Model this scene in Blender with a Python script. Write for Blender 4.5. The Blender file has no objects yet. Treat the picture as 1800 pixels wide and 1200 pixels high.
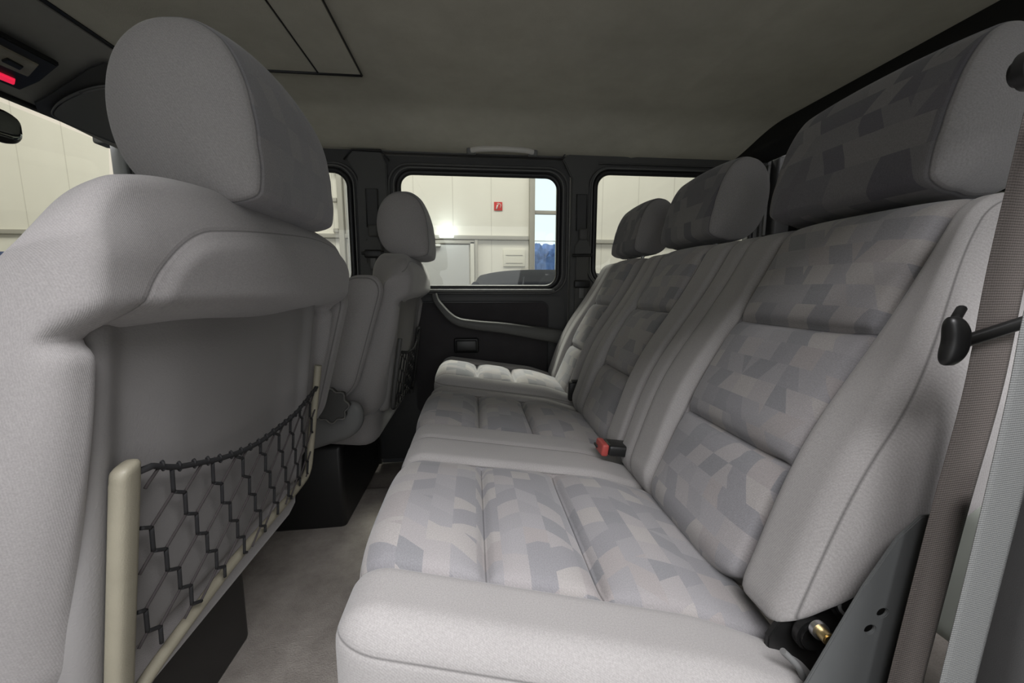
import bpy, bmesh, math, random
import numpy as np
from mathutils import Vector, Matrix
from mathutils.geometry import tessellate_polygon
SC = bpy.context.scene
COL = SC.collection
R = math.radians

# ---------------------------------------------------------------- camera
cam_d = bpy.data.cameras.new('camera')
cam_d.sensor_width = 36.0
cam_d.lens = 690.0 / 1800.0 * 36.0
cam_d.clip_start = 0.01
cam_d.clip_end = 200
cam = bpy.data.objects.new('camera', cam_d)
COL.objects.link(cam)
cam.location = (0, 0, 0.70)
cam.rotation_euler = (R(90 - 7.6), 0, R(-5.6))
SC.camera = cam

# ---------------------------------------------------------------- world, lights, exposure
SC.view_settings.view_transform = 'Standard'
SC.view_settings.look = 'None'
SC.view_settings.gamma = 1.0
SC.view_settings.use_curve_mapping = False
SC.view_settings.exposure = 0.0
W = bpy.data.worlds.new('world'); SC.world = W
W.use_nodes = True
bg = W.node_tree.nodes['Background']
bg.inputs[0].default_value = (0.80, 0.90, 1.0, 1)
bg.inputs[1].default_value = 1.5

def area(name, loc, rot, sx, sy, power, col=(1, 1, 1)):
    d = bpy.data.lights.new(name, 'AREA'); d.shape = 'RECTANGLE'
    d.size = sx; d.size_y = sy; d.energy = power; d.color = col
    o = bpy.data.objects.new(name, d); COL.objects.link(o)
    o.location = loc; o.rotation_euler = rot
    return o
# unseen area lights: fills added beside the car, and others under the hall roof
area('near_side_fill', (0.4, -3.2, 1.35), (R(90), 0, 0), 5.0, 3.2, 72, (0.93, 0.965, 1.0))  # added fill from the near side, no gate stands there
area('unseen_hall_light', (0.25, -1.25, 2.45), (R(40), 0, 0), 3.0, 0.6, 128, (0.99, 0.975, 1.0))  # unseen light added outside the open near door to brighten the near seats
area('unseen_hall_light', (-0.5, 3.9, 4.6), (R(28), 0, 0), 9.0, 1.2, 175, (1.0, 0.97, 0.90))
fl = area('unseen_hall_light', (0.2, 2.75, 3.1), (R(-30), 0, 0), 1.6, 0.4, 28, (1.0, 0.98, 0.9)); fl.data.spread = R(75)  # narrow light added to brighten the single rear cushion through the far window
area('unseen_hall_light', (-7.0, 2.5, 4.6), (R(35), 0, 0), 5.0, 1.5, 120, (1.0, 0.95, 0.86))

# ---------------------------------------------------------------- materials
def new_mat(name):
    m = bpy.data.materials.new(name); m.use_nodes = True
    nt = m.node_tree
    return m, nt, nt.nodes['Principled BSDF']
def N(nt, t, **kw):
    n = nt.nodes.new(t)
    for k, v in kw.items(): setattr(n, k, v)
    return n
def math_n(nt, op, a, b=None, c=None, clamp=False):
    n = nt.nodes.new('ShaderNodeMath'); n.operation = op; n.use_clamp = clamp
    for i, v in enumerate((a, b, c)):
        if v is None: continue
        if isinstance(v, (int, float)): n.inputs[i].default_value = v
        else: nt.links.new(v, n.inputs[i])
    return n.outputs[0]
def mixc(nt, f, a, b, mode='MIX'):
    n = nt.nodes.new('ShaderNodeMix'); n.data_type = 'RGBA'; n.blend_type = mode
    if isinstance(f, (int, float)): n.inputs[0].default_value = f
    else: nt.links.new(f, n.inputs[0])
    for s, v in ((6, a), (7, b)):
        if isinstance(v, tuple): n.inputs[s].default_value = (*v, 1)
        else: nt.links.new(v, n.inputs[s])
    return n.outputs[2]
def simple(name, col, rough=0.6, metal=0.0, noise=0.0, nscale=60, bump=0.0, bscale=800, spec=0.5):
    m, nt, p = new_mat(name)
    p.inputs['Base Color'].default_value = (*col, 1)
    p.inputs['Roughness'].default_value = rough
    p.inputs['Metallic'].default_value = metal
    p.inputs['Specular IOR Level'].default_value = spec
    if noise or bump:
        tc = N(nt, 'ShaderNodeTexCoord')
    if noise:
        nz = N(nt, 'ShaderNodeTexNoise'); nz.inputs['Scale'].default_value = nscale; nz.inputs['Detail'].default_value = 6
        nt.links.new(tc.outputs['Object'], nz.inputs['Vector'])
        f = math_n(nt, 'SUBTRACT', nz.outputs[0], 0.5)
        f = math_n(nt, 'MULTIPLY_ADD', f, noise * 2, 1.0)
        vm = N(nt, 'ShaderNodeVectorMath', operation='SCALE'); vm.inputs[0].default_value = col
        nt.links.new(f, vm.inputs['Scale'])
        nt.links.new(vm.outputs[0], p.inputs['Base Color'])
    if bump:
        n2 = N(nt, 'ShaderNodeTexNoise'); n2.inputs['Scale'].default_value = bscale
        nt.links.new(tc.outputs['Object'], n2.inputs['Vector'])
        b = N(nt, 'ShaderNodeBump'); b.inputs['Strength'].default_value = bump; b.inputs['Distance'].default_value = 0.001
        nt.links.new(n2.outputs[0], b.inputs['Height']); nt.links.new(b.outputs[0], p.inputs['Normal'])
    return m

def fabric(name, plain, tones, cw=0.032, ch=0.029, rib=900.0, ribdir=0, ribamt=0.035, seed=0.0):
    """woven upholstery: plain cloth, block-patterned cloth where attribute zone > 0, dark thread lines where seam attributes are 0"""
    m, nt, p = new_mat(name)
    at_ = N(nt, 'ShaderNodeAttribute', attribute_name='puv')
    sep = N(nt, 'ShaderNodeSeparateXYZ'); nt.links.new(at_.outputs['Vector'], sep.inputs[0])
    u, v = sep.outputs[0], sep.outputs[1]
    # block pattern
    vr = math_n(nt, 'DIVIDE', v, ch); row = math_n(nt, 'FLOOR', vr); fv = math_n(nt, 'FRACT', vr)
    wn = N(nt, 'ShaderNodeTexWhiteNoise', noise_dimensions='1D'); nt.links.new(math_n(nt, 'ADD', row, seed), wn.inputs['W'])
    r3 = math_n(nt, 'FLOOR', math_n(nt, 'MULTIPLY', wn.outputs[0], 3.0)); sk = math_n(nt, 'SUBTRACT', r3, 1.0)
    uu = math_n(nt, 'DIVIDE', u, cw)
    # warp some columns so that the skew changes across the width
    colz = math_n(nt, 'FLOOR', math_n(nt, 'MULTIPLY', uu, 0.5))
    cb = N(nt, 'ShaderNodeCombineXYZ'); nt.links.new(colz, cb.inputs[0]); nt.links.new(row, cb.inputs[1]); cb.inputs[2].default_value = seed
    w2 = N(nt, 'ShaderNodeTexWhiteNoise', noise_dimensions='3D'); nt.links.new(cb.outputs[0], w2.inputs['Vector'])
    sk2 = math_n(nt, 'SUBTRACT', math_n(nt, 'FLOOR', math_n(nt, 'MULTIPLY', w2.outputs[0], 3.0)), 1.0)
    fu = math_n(nt, 'ADD', uu, math_n(nt, 'MULTIPLY', math_n(nt, 'MULTIPLY', fv, sk2), 0.5))
    fu = math_n(nt, 'ADD', fu, math_n(nt, 'MULTIPLY', sk, 0.25))
    c2 = N(nt, 'ShaderNodeCombineXYZ'); nt.links.new(math_n(nt, 'FLOOR', fu), c2.inputs[0])
    nt.links.new(math_n(nt, 'FLOOR', vr), c2.inputs[1]); c2.inputs[2].default_value = seed + 3.1
    w3 = N(nt, 'ShaderNodeTexWhiteNoise', noise_dimensions='3D'); nt.links.new(c2.outputs[0], w3.inputs['Vector'])
    ramp = N(nt, 'ShaderNodeValToRGB'); ramp.color_ramp.interpolation = 'CONSTANT'
    e = ramp.color_ramp.elements
    while len(e) < len(tones): e.new(0.5)
    for i, t in enumerate(tones):
        e[i].position = i / len(tones); e[i].color = (*t, 1)
    nt.links.new(w3.outputs[0], ramp.inputs[0])
    zn = N(nt, 'ShaderNodeAttribute', attribute_name='zone')
    mask = math_n(nt, 'MULTIPLY_ADD', zn.outputs['Fac'], 1500.0, 0.5, clamp=True)
    colr = mixc(nt, mask, plain, ramp.outputs[0])
    # soft large-scale wear
    nz = N(nt, 'ShaderNodeTexNoise'); nz.inputs['Scale'].default_value = 9; nz.inputs['Detail'].default_value = 4
    nt.links.new(at_.outputs['Vector'], nz.inputs['Vector'])
    g = math_n(nt, 'MULTIPLY_ADD', nz.outputs[0], 0.16, 0.92)
    # thread weave
    w_ = sep.outputs[2]
    dg = math_n(nt, 'ADD', math_n(nt, 'MULTIPLY_ADD', v, 0.45, u), math_n(nt, 'MULTIPLY', w_, 0.8))
    rb = math_n(nt, 'SINE', math_n(nt, 'MULTIPLY', dg, rib))
    rb2 = math_n(nt, 'SINE', math_n(nt, 'MULTIPLY', (v, u)[ribdir], rib * 1.9))
    wv = math_n(nt, 'ADD', math_n(nt, 'MULTIPLY', rb, 0.7), math_n(nt, 'MULTIPLY', rb2, 0.3))
    fn = N(nt, 'ShaderNodeTexNoise'); fn.inputs['Scale'].default_value = 700
    nt.links.new(at_.outputs['Vector'], fn.inputs['Vector'])
    g = math_n(nt, 'MULTIPLY', g, math_n(nt, 'MULTIPLY_ADD', wv, ribamt, 1.0))
    g = math_n(nt, 'MULTIPLY', g, math_n(nt, 'MULTIPLY_ADD', fn.outputs[0], 0.5, 0.75))
    h = math_n(nt, 'MULTIPLY', wv, 0.12)
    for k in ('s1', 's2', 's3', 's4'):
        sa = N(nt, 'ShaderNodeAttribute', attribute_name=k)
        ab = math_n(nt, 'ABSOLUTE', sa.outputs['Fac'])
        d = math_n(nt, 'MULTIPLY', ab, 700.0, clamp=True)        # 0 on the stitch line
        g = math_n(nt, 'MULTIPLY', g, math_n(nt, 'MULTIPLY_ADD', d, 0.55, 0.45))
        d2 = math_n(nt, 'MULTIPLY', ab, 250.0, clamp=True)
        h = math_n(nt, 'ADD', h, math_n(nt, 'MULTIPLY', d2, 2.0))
    vm = N(nt, 'ShaderNodeVectorMath', operation='SCALE'); nt.links.new(colr, vm.inputs[0]); nt.links.new(g, vm.inputs['Scale'])
    nt.links.new(vm.outputs[0], p.inputs['Base Color'])
    b = N(nt, 'ShaderNodeBump'); b.inputs['Strength'].default_value = 0.4; b.inputs['Distance'].default_value = 0.0008
    nt.links.new(h, b.inputs['Height']); nt.links.new(b.outputs[0], p.inputs['Normal'])
    p.inputs['Roughness'].default_value = 0.95
    p.inputs['Specular IOR Level'].default_value = 0.15
    p.inputs['Sheen Weight'].default_value = 0.25
    p.inputs['Sheen Roughness'].default_value = 0.5
    return m

TONES = [(0.228, 0.225, 0.236), (0.292, 0.272, 0.268), (0.262, 0.256, 0.264), (0.325, 0.308, 0.298), (0.28, 0.272, 0.28), (0.212, 0.212, 0.222), (0.30, 0.285, 0.285)]
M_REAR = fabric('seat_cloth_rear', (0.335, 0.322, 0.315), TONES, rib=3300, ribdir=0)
M_FRONT = fabric('seat_cloth_front', (0.29, 0.277, 0.273), [(0.225, 0.218, 0.228), (0.25, 0.24, 0.243), (0.215, 0.21, 0.22), (0.235, 0.228, 0.235)], rib=3000, seed=7.0)
M_HEAD = fabric('headrest_cloth', (0.26, 0.25, 0.25), [(0.135, 0.130, 0.143), (0.175, 0.17, 0.176), (0.145, 0.142, 0.153), (0.20, 0.193, 0.195), (0.115, 0.112, 0.127)], rib=3300, seed=11.0)
M_SHELL = simple('grey_leatherette', (0.25, 0.242, 0.238), 0.55, noise=0.08, nscale=8, bump=0.25, bscale=500, spec=0.3)
M_CREAM = simple('cream_vinyl', (0.27, 0.25, 0.19), 0.5, noise=0.12, nscale=40, bump=0.2)
M_CORD = simple('black_cord', (0.012, 0.012, 0.013), 0.8)
M_CORD2 = simple('grey_brown_thread', (0.04, 0.034, 0.034), 0.9)
M_DARK = simple('charcoal_plastic', (0.045, 0.045, 0.045), 0.55, noise=0.06, bump=0.2, bscale=1500)
M_DARK2 = simple('dark_grey_plastic', (0.075, 0.075, 0.072), 0.55, noise=0.05, bump=0.2, bscale=1500)
M_BLACK = simple('black_plastic', (0.012, 0.012, 0.012), 0.4)
M_RUBBER = simple('black_rubber', (0.010, 0.010, 0.011), 0.45)
M_SEAL = simple('grey_rubber_lip', (0.13, 0.13, 0.125), 0.45)
M_METAL = simple('bare_metal', (0.55, 0.55, 0.55), 0.35, 1.0)
M_GOLD = simple('yellow_zinc_bolt', (0.55, 0.43, 0.22), 0.35, 1.0)
M_RED = simple('red_plastic', (0.42, 0.07, 0.06), 0.4)
M_GREYP = simple('mid_grey_plastic', (0.17, 0.172, 0.17), 0.5, noise=0.04, bump=0.15, bscale=1500)
M_SUEDE = simple('door_suede', (0.035, 0.032, 0.034), 0.9, noise=0.35, nscale=14, bump=0.2)
M_MIRROR = simple('mirror_glass', (0.25, 0.27, 0.27), 0.05, 1.0)

def headliner_mat():
    m, nt, p = new_mat('headliner_suede')
    tc = N(nt, 'ShaderNodeTexCoord')
    a = N(nt, 'ShaderNodeTexNoise'); a.inputs['Scale'].default_value = 7; a.inputs['Detail'].default_value = 8; a.inputs['Roughness'].default_value = 0.7
    nt.links.new(tc.outputs['Object'], a.inputs['Vector'])
    r = N(nt, 'ShaderNodeValToRGB'); r.color_ramp.elements[0].position = 0.3; r.color_ramp.elements[1].position = 0.75
    r.color_ramp.elements[0].color = (0.56, 0.54, 0.455, 1); r.color_ramp.elements[1].color = (0.68, 0.66, 0.565, 1)
    nt.links.new(a.outputs[0], r.inputs[0])
    nt.links.new(r.outputs[0], p.inputs['Base Color'])
    p.inputs['Roughness'].default_value = 0.95; p.inputs['Specular IOR Level'].default_value = 0.1
    b = N(nt, 'ShaderNodeTexNoise'); b.inputs['Scale'].default_value = 500
    nt.links.new(tc.outputs['Object'], b.inputs['Vector'])
    bp = N(nt, 'ShaderNodeBump'); bp.inputs['Strength'].default_value = 0.3; bp.inputs['Distance'].default_value = 0.001
    nt.links.new(b.outputs[0], bp.inputs['Height']); nt.links.new(bp.outputs[0], p.inputs['Normal'])
    return m
M_LINER = headliner_mat()
M_LINERD = simple('rear_header_cloth', (0.02, 0.0195, 0.018), 0.9, noise=0.1)
def carpet_mat():
    m, nt, p = new_mat('carpet')
    tc = N(nt, 'ShaderNodeTexCoord')
    a = N(nt, 'ShaderNodeTexNoise'); a.inputs['Scale'].default_value = 6; a.inputs['Detail'].default_value = 10; a.inputs['Roughness'].default_value = 0.75
    nt.links.new(tc.outputs['Object'], a.inputs['Vector'])
    r = N(nt, 'ShaderNodeValToRGB'); r.color_ramp.elements[0].position = 0.3; r.color_ramp.elements[1].position = 0.72
    r.color_ramp.elements[0].color = (0.26, 0.235, 0.21, 1); r.color_ramp.elements[1].color = (0.50, 0.46, 0.42, 1)
    nt.links.new(a.outputs[0], r.inputs[0]); nt.links.new(r.outputs[0], p.inputs['Base Color'])
    p.inputs['Roughness'].default_value = 1.0; p.inputs['Specular IOR Level'].default_value = 0.05
    b = N(nt, 'ShaderNodeTexNoise'); b.inputs['Scale'].default_value = 350; b.inputs['Detail'].default_value = 4
    nt.links.new(tc.outputs['Object'], b.inputs['Vector'])
    bp = N(nt, 'ShaderNodeBump'); bp.inputs['Strength'].default_value = 0.7; bp.inputs['Distance'].default_value = 0.003
    nt.links.new(b.outputs[0], bp.inputs['Height']); nt.links.new(bp.outputs[0], p.inputs['Normal'])
    return m
M_CARPET = carpet_mat()
def glass_mat(name, tint=(0.95, 0.97, 0.95), gl=0.06):
    m = bpy.data.materials.new(name); m.use_nodes = True; nt = m.node_tree
    for n in list(nt.nodes): nt.nodes.remove(n)
    out = N(nt, 'ShaderNodeOutputMaterial'); mx = N(nt, 'ShaderNodeMixShader'); mx.inputs[0].default_value = gl
    t = N(nt, 'ShaderNodeBsdfTransparent'); t.inputs[0].default_value = (*tint, 1)
    g = N(nt, 'ShaderNodeBsdfGlossy'); g.inputs['Roughness'].default_value = 0.02
    nt.links.new(t.outputs[0], mx.inputs[1]); nt.links.new(g.outputs[0], mx.inputs[2]); nt.links.new(mx.outputs[0], out.inputs[0])
    return m
M_GLASS = glass_mat('window_glass', gl=0.03)
M_TINT = glass_mat('tinted_rear_glass', (0.10, 0.11, 0.11), 0.05)
def emis(name, col, s):
    m, nt, p = new_mat(name)
    p.inputs['Base Color'].default_value = (*col, 1)
    p.inputs['Emission Color'].default_value = (*col, 1); p.inputs['Emission Strength'].default_value = s
    return m
def webbing(name, c1, c2, freq, axis='v', rough=0.7):
    m, nt, p = new_mat(name)
    at_ = N(nt, 'ShaderNodeAttribute', attribute_name='puv')
    sep = N(nt, 'ShaderNodeSeparateXYZ'); nt.links.new(at_.outputs['Vector'], sep.inputs[0])
    a, b = (sep.outputs[1], sep.outputs[0])
    s = math_n(nt, 'SINE', math_n(nt, 'MULTIPLY', a, freq))
    s2 = math_n(nt, 'SINE', math_n(nt, 'MULTIPLY', b, freq * 0.8))
    nz = N(nt, 'ShaderNodeTexNoise'); nz.inputs['Scale'].default_value = 900; nt.links.new(at_.outputs['Vector'], nz.inputs['Vector'])
    f = math_n(nt, 'ADD', math_n(nt, 'MULTIPLY_ADD', s, 0.25, 0.25), math_n(nt, 'MULTIPLY', nz.outputs[0], 0.6))
    f = math_n(nt, 'MULTIPLY_ADD', s2, 0.12, f, clamp=True)
    nt.links.new(mixc(nt, f, c1, c2), p.inputs['Base Color'])
    bp = N(nt, 'ShaderNodeBump'); bp.inputs['Strength'].default_value = 0.5; bp.inputs['Distance'].default_value = 0.0006
    nt.links.new(f, bp.inputs['Height']); nt.links.new(bp.outputs[0], p.inputs['Normal'])
    p.inputs['Roughness'].default_value = rough
    return m
M_BELT = webbing('brown_grey_webbing', (0.06, 0.052, 0.048), (0.19, 0.165, 0.15), 3200)
M_STRAP = webbing('pale_grey_webbing', (0.11, 0.113, 0.112), (0.215, 0.22, 0.215), 4200)

# ---------------------------------------------------------------- mesh helpers
def link(name, me, mat, parent=None, smooth=True):
    if mat is not None: me.materials.append(mat)
    if smooth:
        me.polygons.foreach_set('use_smooth', [True] * len(me.polygons))
    o = bpy.data.objects.new(name, me); COL.objects.link(o)
    if parent is not None: o.parent = parent
    return o
def mesh_from(name, V, F):
    me = bpy.data.meshes.new(name); me.from_pydata([tuple(v) for v in V], [], F); me.update(); return me
def auto(o, ang=35):
    me = o.data
    try: me.set_sharp_from_angle(angle=R(ang))
    except Exception: pass
    return o
def rbox(size, r, res):
    """densely gridded rounded box centred on 0: points, normals, quads"""
    size = np.array(size, float); h = size / 2; r = np.minimum(np.array(r, float) * np.ones(3), h * 0.999)
    n = np.maximum(4, np.ceil(size / res).astype(int))
    P = []; Fq = []; base = 0
    for ax in range(3):
        a, b = [(1, 2), (2, 0), (0, 1)][ax]
        ua = np.linspace(-h[a], h[a], n[a] + 1); ub = np.linspace(-h[b], h[b], n[b] + 1)
        for sg in (-1, 1):
            A, B = np.meshgrid(ua, ub, indexing='ij')
            p = np.zeros((A.size, 3)); p[:, a] = A.ravel(); p[:, b] = B.ravel(); p[:, ax] = sg * h[ax]
            P.append(p)
            na, nb = n[a], n[b]
            i, j = np.meshgrid(np.arange(na), np.arange(nb), indexing='ij')
            q0 = (i * (nb + 1) + j).ravel() + base
            q = np.stack([q0, q0 + nb + 1, q0 + nb + 2, q0 + 1], 1)
            if sg < 0: q = q[:, ::-1]
            Fq.append(q); base += p.shape[0]
    P = np.vstack(P); Fq = np.vstack(Fq)
    key = np.round(P * 1e5).astype(np.int64)
    _, idx, inv = np.unique(key, axis=0, return_index=True, return_inverse=True)
    P = P[idx]; Fq = inv.ravel()[Fq]
    inner = np.clip(P, -(h - r), h - r)
    d = (P - inner) / r
    nn = np.linalg.norm(d, axis=1, keepdims=True); nn[nn == 0] = 1
    d = d / nn
    return inner + d * r, d, Fq
def put(name, P, F, mat, parent=None, **attrs):
    me = mesh_from(name, P, F.tolist() if hasattr(F, 'tolist') else F)
    if 's1' in attrs and 's4' not in attrs: attrs['s4'] = np.full(len(P), 1.0)
    for k, v in attrs.items():
        if k == 'puv':
            a = me.attributes.new('puv', 'FLOAT_VECTOR', 'POINT'); a.data.foreach_set('vector', np.ascontiguousarray(v, dtype=np.float32).ravel())
        else:
            a = me.attributes.new(k, 'FLOAT', 'POINT'); a.data.foreach_set('value', np.ascontiguousarray(v, dtype=np.float32))
    return link(name, me, mat, parent)
def ss(x, a, b):
    t = np.clip((x - a) / (b - a), 0, 1); return t * t * (3 - 2 * t)
def gs(x, s): return np.exp(-(x / s) ** 2)
def sdrr(x, y, cx, cy, hx, hy, r):
    """signed distance to a rounded rectangle, positive inside"""
    qx = np.abs(x - cx) - (hx - r); qy = np.abs(y - cy) - (hy - r)
    return -(np.hypot(np.maximum(qx, 0), np.maximum(qy, 0)) + np.minimum(np.maximum(qx, qy), 0) - r)
def box(name, c, size, r, mat, parent=None, rot=None, res=None, seg=3):
    bm = bmesh.new(); bmesh.ops.create_cube(bm, size=1.0)
    bmesh.ops.scale(bm, vec=size, verts=bm.verts)
    if r > 0: bmesh.ops.bevel(bm, geom=bm.edges[:], offset=min(r, min(size) * 0.49), segments=seg, affect='EDGES', profile=0.5)
    if rot is not None: bmesh.ops.transform(bm, matrix=rot.to_4x4(), verts=bm.verts)
    bmesh.ops.translate(bm, vec=c, verts=bm.verts)
    me = bpy.data.meshes.new(name); bm.to_mesh(me); bm.free()
    o = link(name, me, mat, parent); return auto(o)
def tube_data(pts, r, closed=False, seg=10, squash=None, cap=True):
    pts = [Vector(p) for p in pts]; n = len(pts); V = []; F = []
    up = None
    rr = r if isinstance(r, (list, tuple)) else [r] * n
    for i, p in enumerate(pts):
        a = pts[(i - 1) % n] if (closed or i > 0) else p
        b = pts[(i + 1) % n] if (closed or i < n - 1) else p
        t = (b - a).normalized()
        if up is None:
            up = Vector((0, 0, 1)) if abs(t.z) < 0.9 else Vector((0, 1, 0))
        s = t.cross(up).normalized(); up = s.cross(t).normalized()
        for k in range(seg):
            an = 2 * math.pi * k / seg
            q = squash if squash else (1, 1)
            V.append(p + s * math.cos(an) * rr[i] * q[0] + up * math.sin(an) * rr[i] * q[1])
    m = n if closed else n - 1
    for i in range(m):
        for k in range(seg):
            a = i * seg + k; b = i * seg + (k + 1) % seg
            c = ((i + 1) % n) * seg + (k + 1) % seg; d = ((i + 1) % n) * seg + k
            F.append((a, b, c, d))
    if not closed and cap:
        F.append(tuple(reversed(range(seg)))); F.append(tuple(range((n - 1) * seg, n * seg)))
    return V, F
def tube(name, pts, r, mat, parent=None, **kw):
    V, F = tube_data(pts, r, **kw)
    return auto(link(name, mesh_from(name, V, F), mat, parent), 50)
def tubes(name, lines, mat, parent=None, seg=6):
    V = []; F = []
    for pts, r in lines:
        v, f = tube_data(pts, r, seg=seg); b = len(V); V += v; F += [tuple(i + b for i in q) for q in f]
    return link(name, mesh_from(name, V, F), mat, parent)
def smooth_path(pts, n=8):
    pts = [Vector(p) for p in pts]; out = []
    for i in range(len(pts) - 1):
        p0 = pts[max(i - 1, 0)]; p1 = pts[i]; p2 = pts[i + 1]; p3 = pts[min(i + 2, len(pts) - 1)]
        for k in range(n):
            t = k / n
            out.append(0.5 * ((2 * p1) + (-p0 + p2) * t + (2 * p0 - 5 * p1 + 4 * p2 - p3) * t * t + (-p0 + 3 * p1 - 3 * p2 + p3) * t ** 3))
    out.append(pts[-1]); return out
def rrect(x0, x1, z0, z1, r, n=8):
    out = []
    for cx, cz, a0 in ((x1 - r, z1 - r, 0), (x0 + r, z1 - r, 90), (x0 + r, z0 + r, 180), (x1 - r, z0 + r, 270)):
        for k in range(n + 1):
            a = R(a0 + 90 * k / n); out.append((cx + r * math.cos(a), cz + r * math.sin(a)))
    return out
def plate(name, outer, holes, fn, thick, mat, parent=None, bevel=0.0):
    """flat plate with holes; fn maps (u, v, w) to space, w across the thickness"""
    loops = [[Vector((p[0], p[1], 0)) for p in outer]] + [[Vector((p[0], p[1], 0)) for p in h] for h in holes]
    tris = tessellate_polygon(loops)
    flat = [p for l in loops for p in l]; n = len(flat)
    V = [fn(p.x, p.y, 0) for p in flat] + [fn(p.x, p.y, thick) for p in flat]
    F = [tuple(t) for t in tris] + [tuple(reversed([i + n for i in t])) for t in tris]
    b = 0
    for l in loops:
        m = len(l)
        for i in range(m):
            F.append((b + i, b + (i + 1) % m, b + (i + 1) % m + n, b + i + n))
        b += m
    bm = bmesh.new(); vs = [bm.verts.new(v) for v in V]
    for f in F:
        try: bm.faces.new([vs[i] for i in f])
        except ValueError: pass
    bmesh.ops.recalc_face_normals(bm, faces=bm.faces[:])
    if bevel:
        ed = [e for e in bm.edges if len(e.link_faces) == 2 and e.calc_face_angle(0) > 1.2]
        bmesh.ops.bevel(bm, geom=ed, offset=bevel, segments=2, affect='EDGES')
    me = bpy.data.meshes.new(name); bm.to_mesh(me); bm.free()
    return auto(link(name, me, mat, parent), 30)
def cyl(name, c, axis, r, h, mat, parent=None, seg=24, bevel=0.0):
    bm = bmesh.new(); bmesh.ops.create_cone(bm, cap_ends=True, segments=seg, radius1=r, radius2=r, depth=h)
    if bevel: bmesh.ops.bevel(bm, geom=[e for e in bm.edges if e.calc_face_angle(0) > 1.0], offset=bevel, segments=2, affect='EDGES')
    q = Vector((0, 0, 1)).rotation_difference(Vector(axis))
    bmesh.ops.transform(bm, matrix=Matrix.Translation(Vector(c)) @ q.to_matrix().to_4x4(), verts=bm.verts)
    me = bpy.data.meshes.new(name); bm.to_mesh(me); bm.free()
    return auto(link(name, me, mat, parent))
def tag(o, label=None, cat=None, group=None, kind=None):
    if label: o['label'] = label
    if cat: o['category'] = cat
    if group: o['group'] = group
    if kind: o['kind'] = kind
    return o
def empty(name, loc, label=None, cat=None, group=None, kind=None):
    o = bpy.data.objects.new(name, None); COL.objects.link(o); o.location = loc
    o.empty_display_size = 0.05
    return tag(o, label, cat, group, kind)
def sit(root):
    """children were modelled in world coordinates: keep them there under a moved root"""
    for c in root.children: c.matrix_parent_inverse = Matrix.Translation(-root.location)
    return root

# ================================================================= CAR SHELL
YW = 1.60          # inner face of the far side wall
# --- floor
def floor_mesh():
    xs = np.arange(-1.3, 1.301, 0.02); ys = np.arange(-0.02, 1.601, 0.02)
    X, Y = np.meshgrid(xs, ys, indexing='ij')
    Z = 0.012 * np.exp(-((Y - 1.35) / 0.05) ** 2) * 0 + 0.006 * np.sin(X * 9 + Y * 4) * np.sin(Y * 7)
    Z = Z - 0.02 * ss(Y, 1.36, 1.375)
    V = np.stack([X.ravel(), Y.ravel(), Z.ravel()], 1); ny = len(ys)
    F = [(i * ny + j, (i + 1) * ny + j, (i + 1) * ny + j + 1, i * ny + j + 1) for i in range(len(xs) - 1) for j in range(ny - 1)]
    return V, F
V, F = floor_mesh()
tag(link('floor', mesh_from('floor', V, F), M_CARPET), 'worn beige grey carpet on the cabin floor', kind='structure')
tag(box('trim_1', (0, 0.8, -0.06), (2.7, 1.66, 0.06), 0, M_BLACK), 'floor pan under the carpet', kind='structure')

# --- headliner with sunroof opening outline
def liner_z(X, Y):
    z = 1.272 + 0 * X
    z = z - 0.055 * ss(Y, 1.30, 1.60) ** 1.2
    z = z - 0.03 * (1 - ss(Y, -0.1, 0.12))
    z = z - 0.0035 * gs(X - 0.63, 0.012)
    z = z - 0.028 * (1 - ss(X, -1.30, -0.84))
    return z
def grid_surf(name, x0, x1, y0, y1, res, zf, mat, parent=None, thick=0.02):
    xs = np.linspace(x0, x1, max(2, int((x1 - x0) / res)) + 1); ys = np.linspace(y0, y1, max(2, int((y1 - y0) / res)) + 1)
    X, Y = np.meshgrid(xs, ys, indexing='ij'); Z = zf(X, Y)
    V = np.vstack([np.stack([X.ravel(), Y.ravel(), Z.ravel()], 1), np.stack([X.ravel(), Y.ravel(), Z.ravel() + thick], 1)])
    nx, ny = X.shape; n = nx * ny; F = []
    for i in range(nx - 1):
        for j in range(ny - 1):
            a = i * ny + j; b = a + ny
            F.append((a, a + 1, b + 1, b)); F.append((a + n, b + n, b + 1 + n, a + 1 + n))
    for i in range(nx - 1):
        for j in (0, ny - 1):
            a = i * ny + j; b = a + ny; F.append((a, b, b + n, a + n))
    for j in range(ny - 1):
        for i in (0, nx - 1):
            a = i * ny + j; b = a + 1; F.append((a, b, b + n, a + n))
    return auto(link(name, mesh_from(name, V, F), mat, parent), 40)
ceil = grid_surf('ceiling', -0.84, 1.06, -0.06, 1.60, 0.012, liner_z, M_LINER)
tag(ceil, 'olive grey suede headliner with a faint crease', kind='structure')
# front header panel above the windscreen
def header_z(X, Y): return 1.266 + 0.173 * (X + 0.85) - 0.05 * ss(Y, 1.35, 1.60) * 0.3
fh = grid_surf('trim_2', -1.23, -0.852, -0.06, 1.60, 0.03, header_z, simple('header_grey', (0.32, 0.315, 0.29), 0.8, noise=0.05))
tag(fh, 'grey header panel above the windscreen', kind='structure')
box('trim_3', (-0.846, 0.77, 1.280), (0.012, 1.66, 0.022), 0.0, M_BLACK)['kind'] = 'structure'
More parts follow.
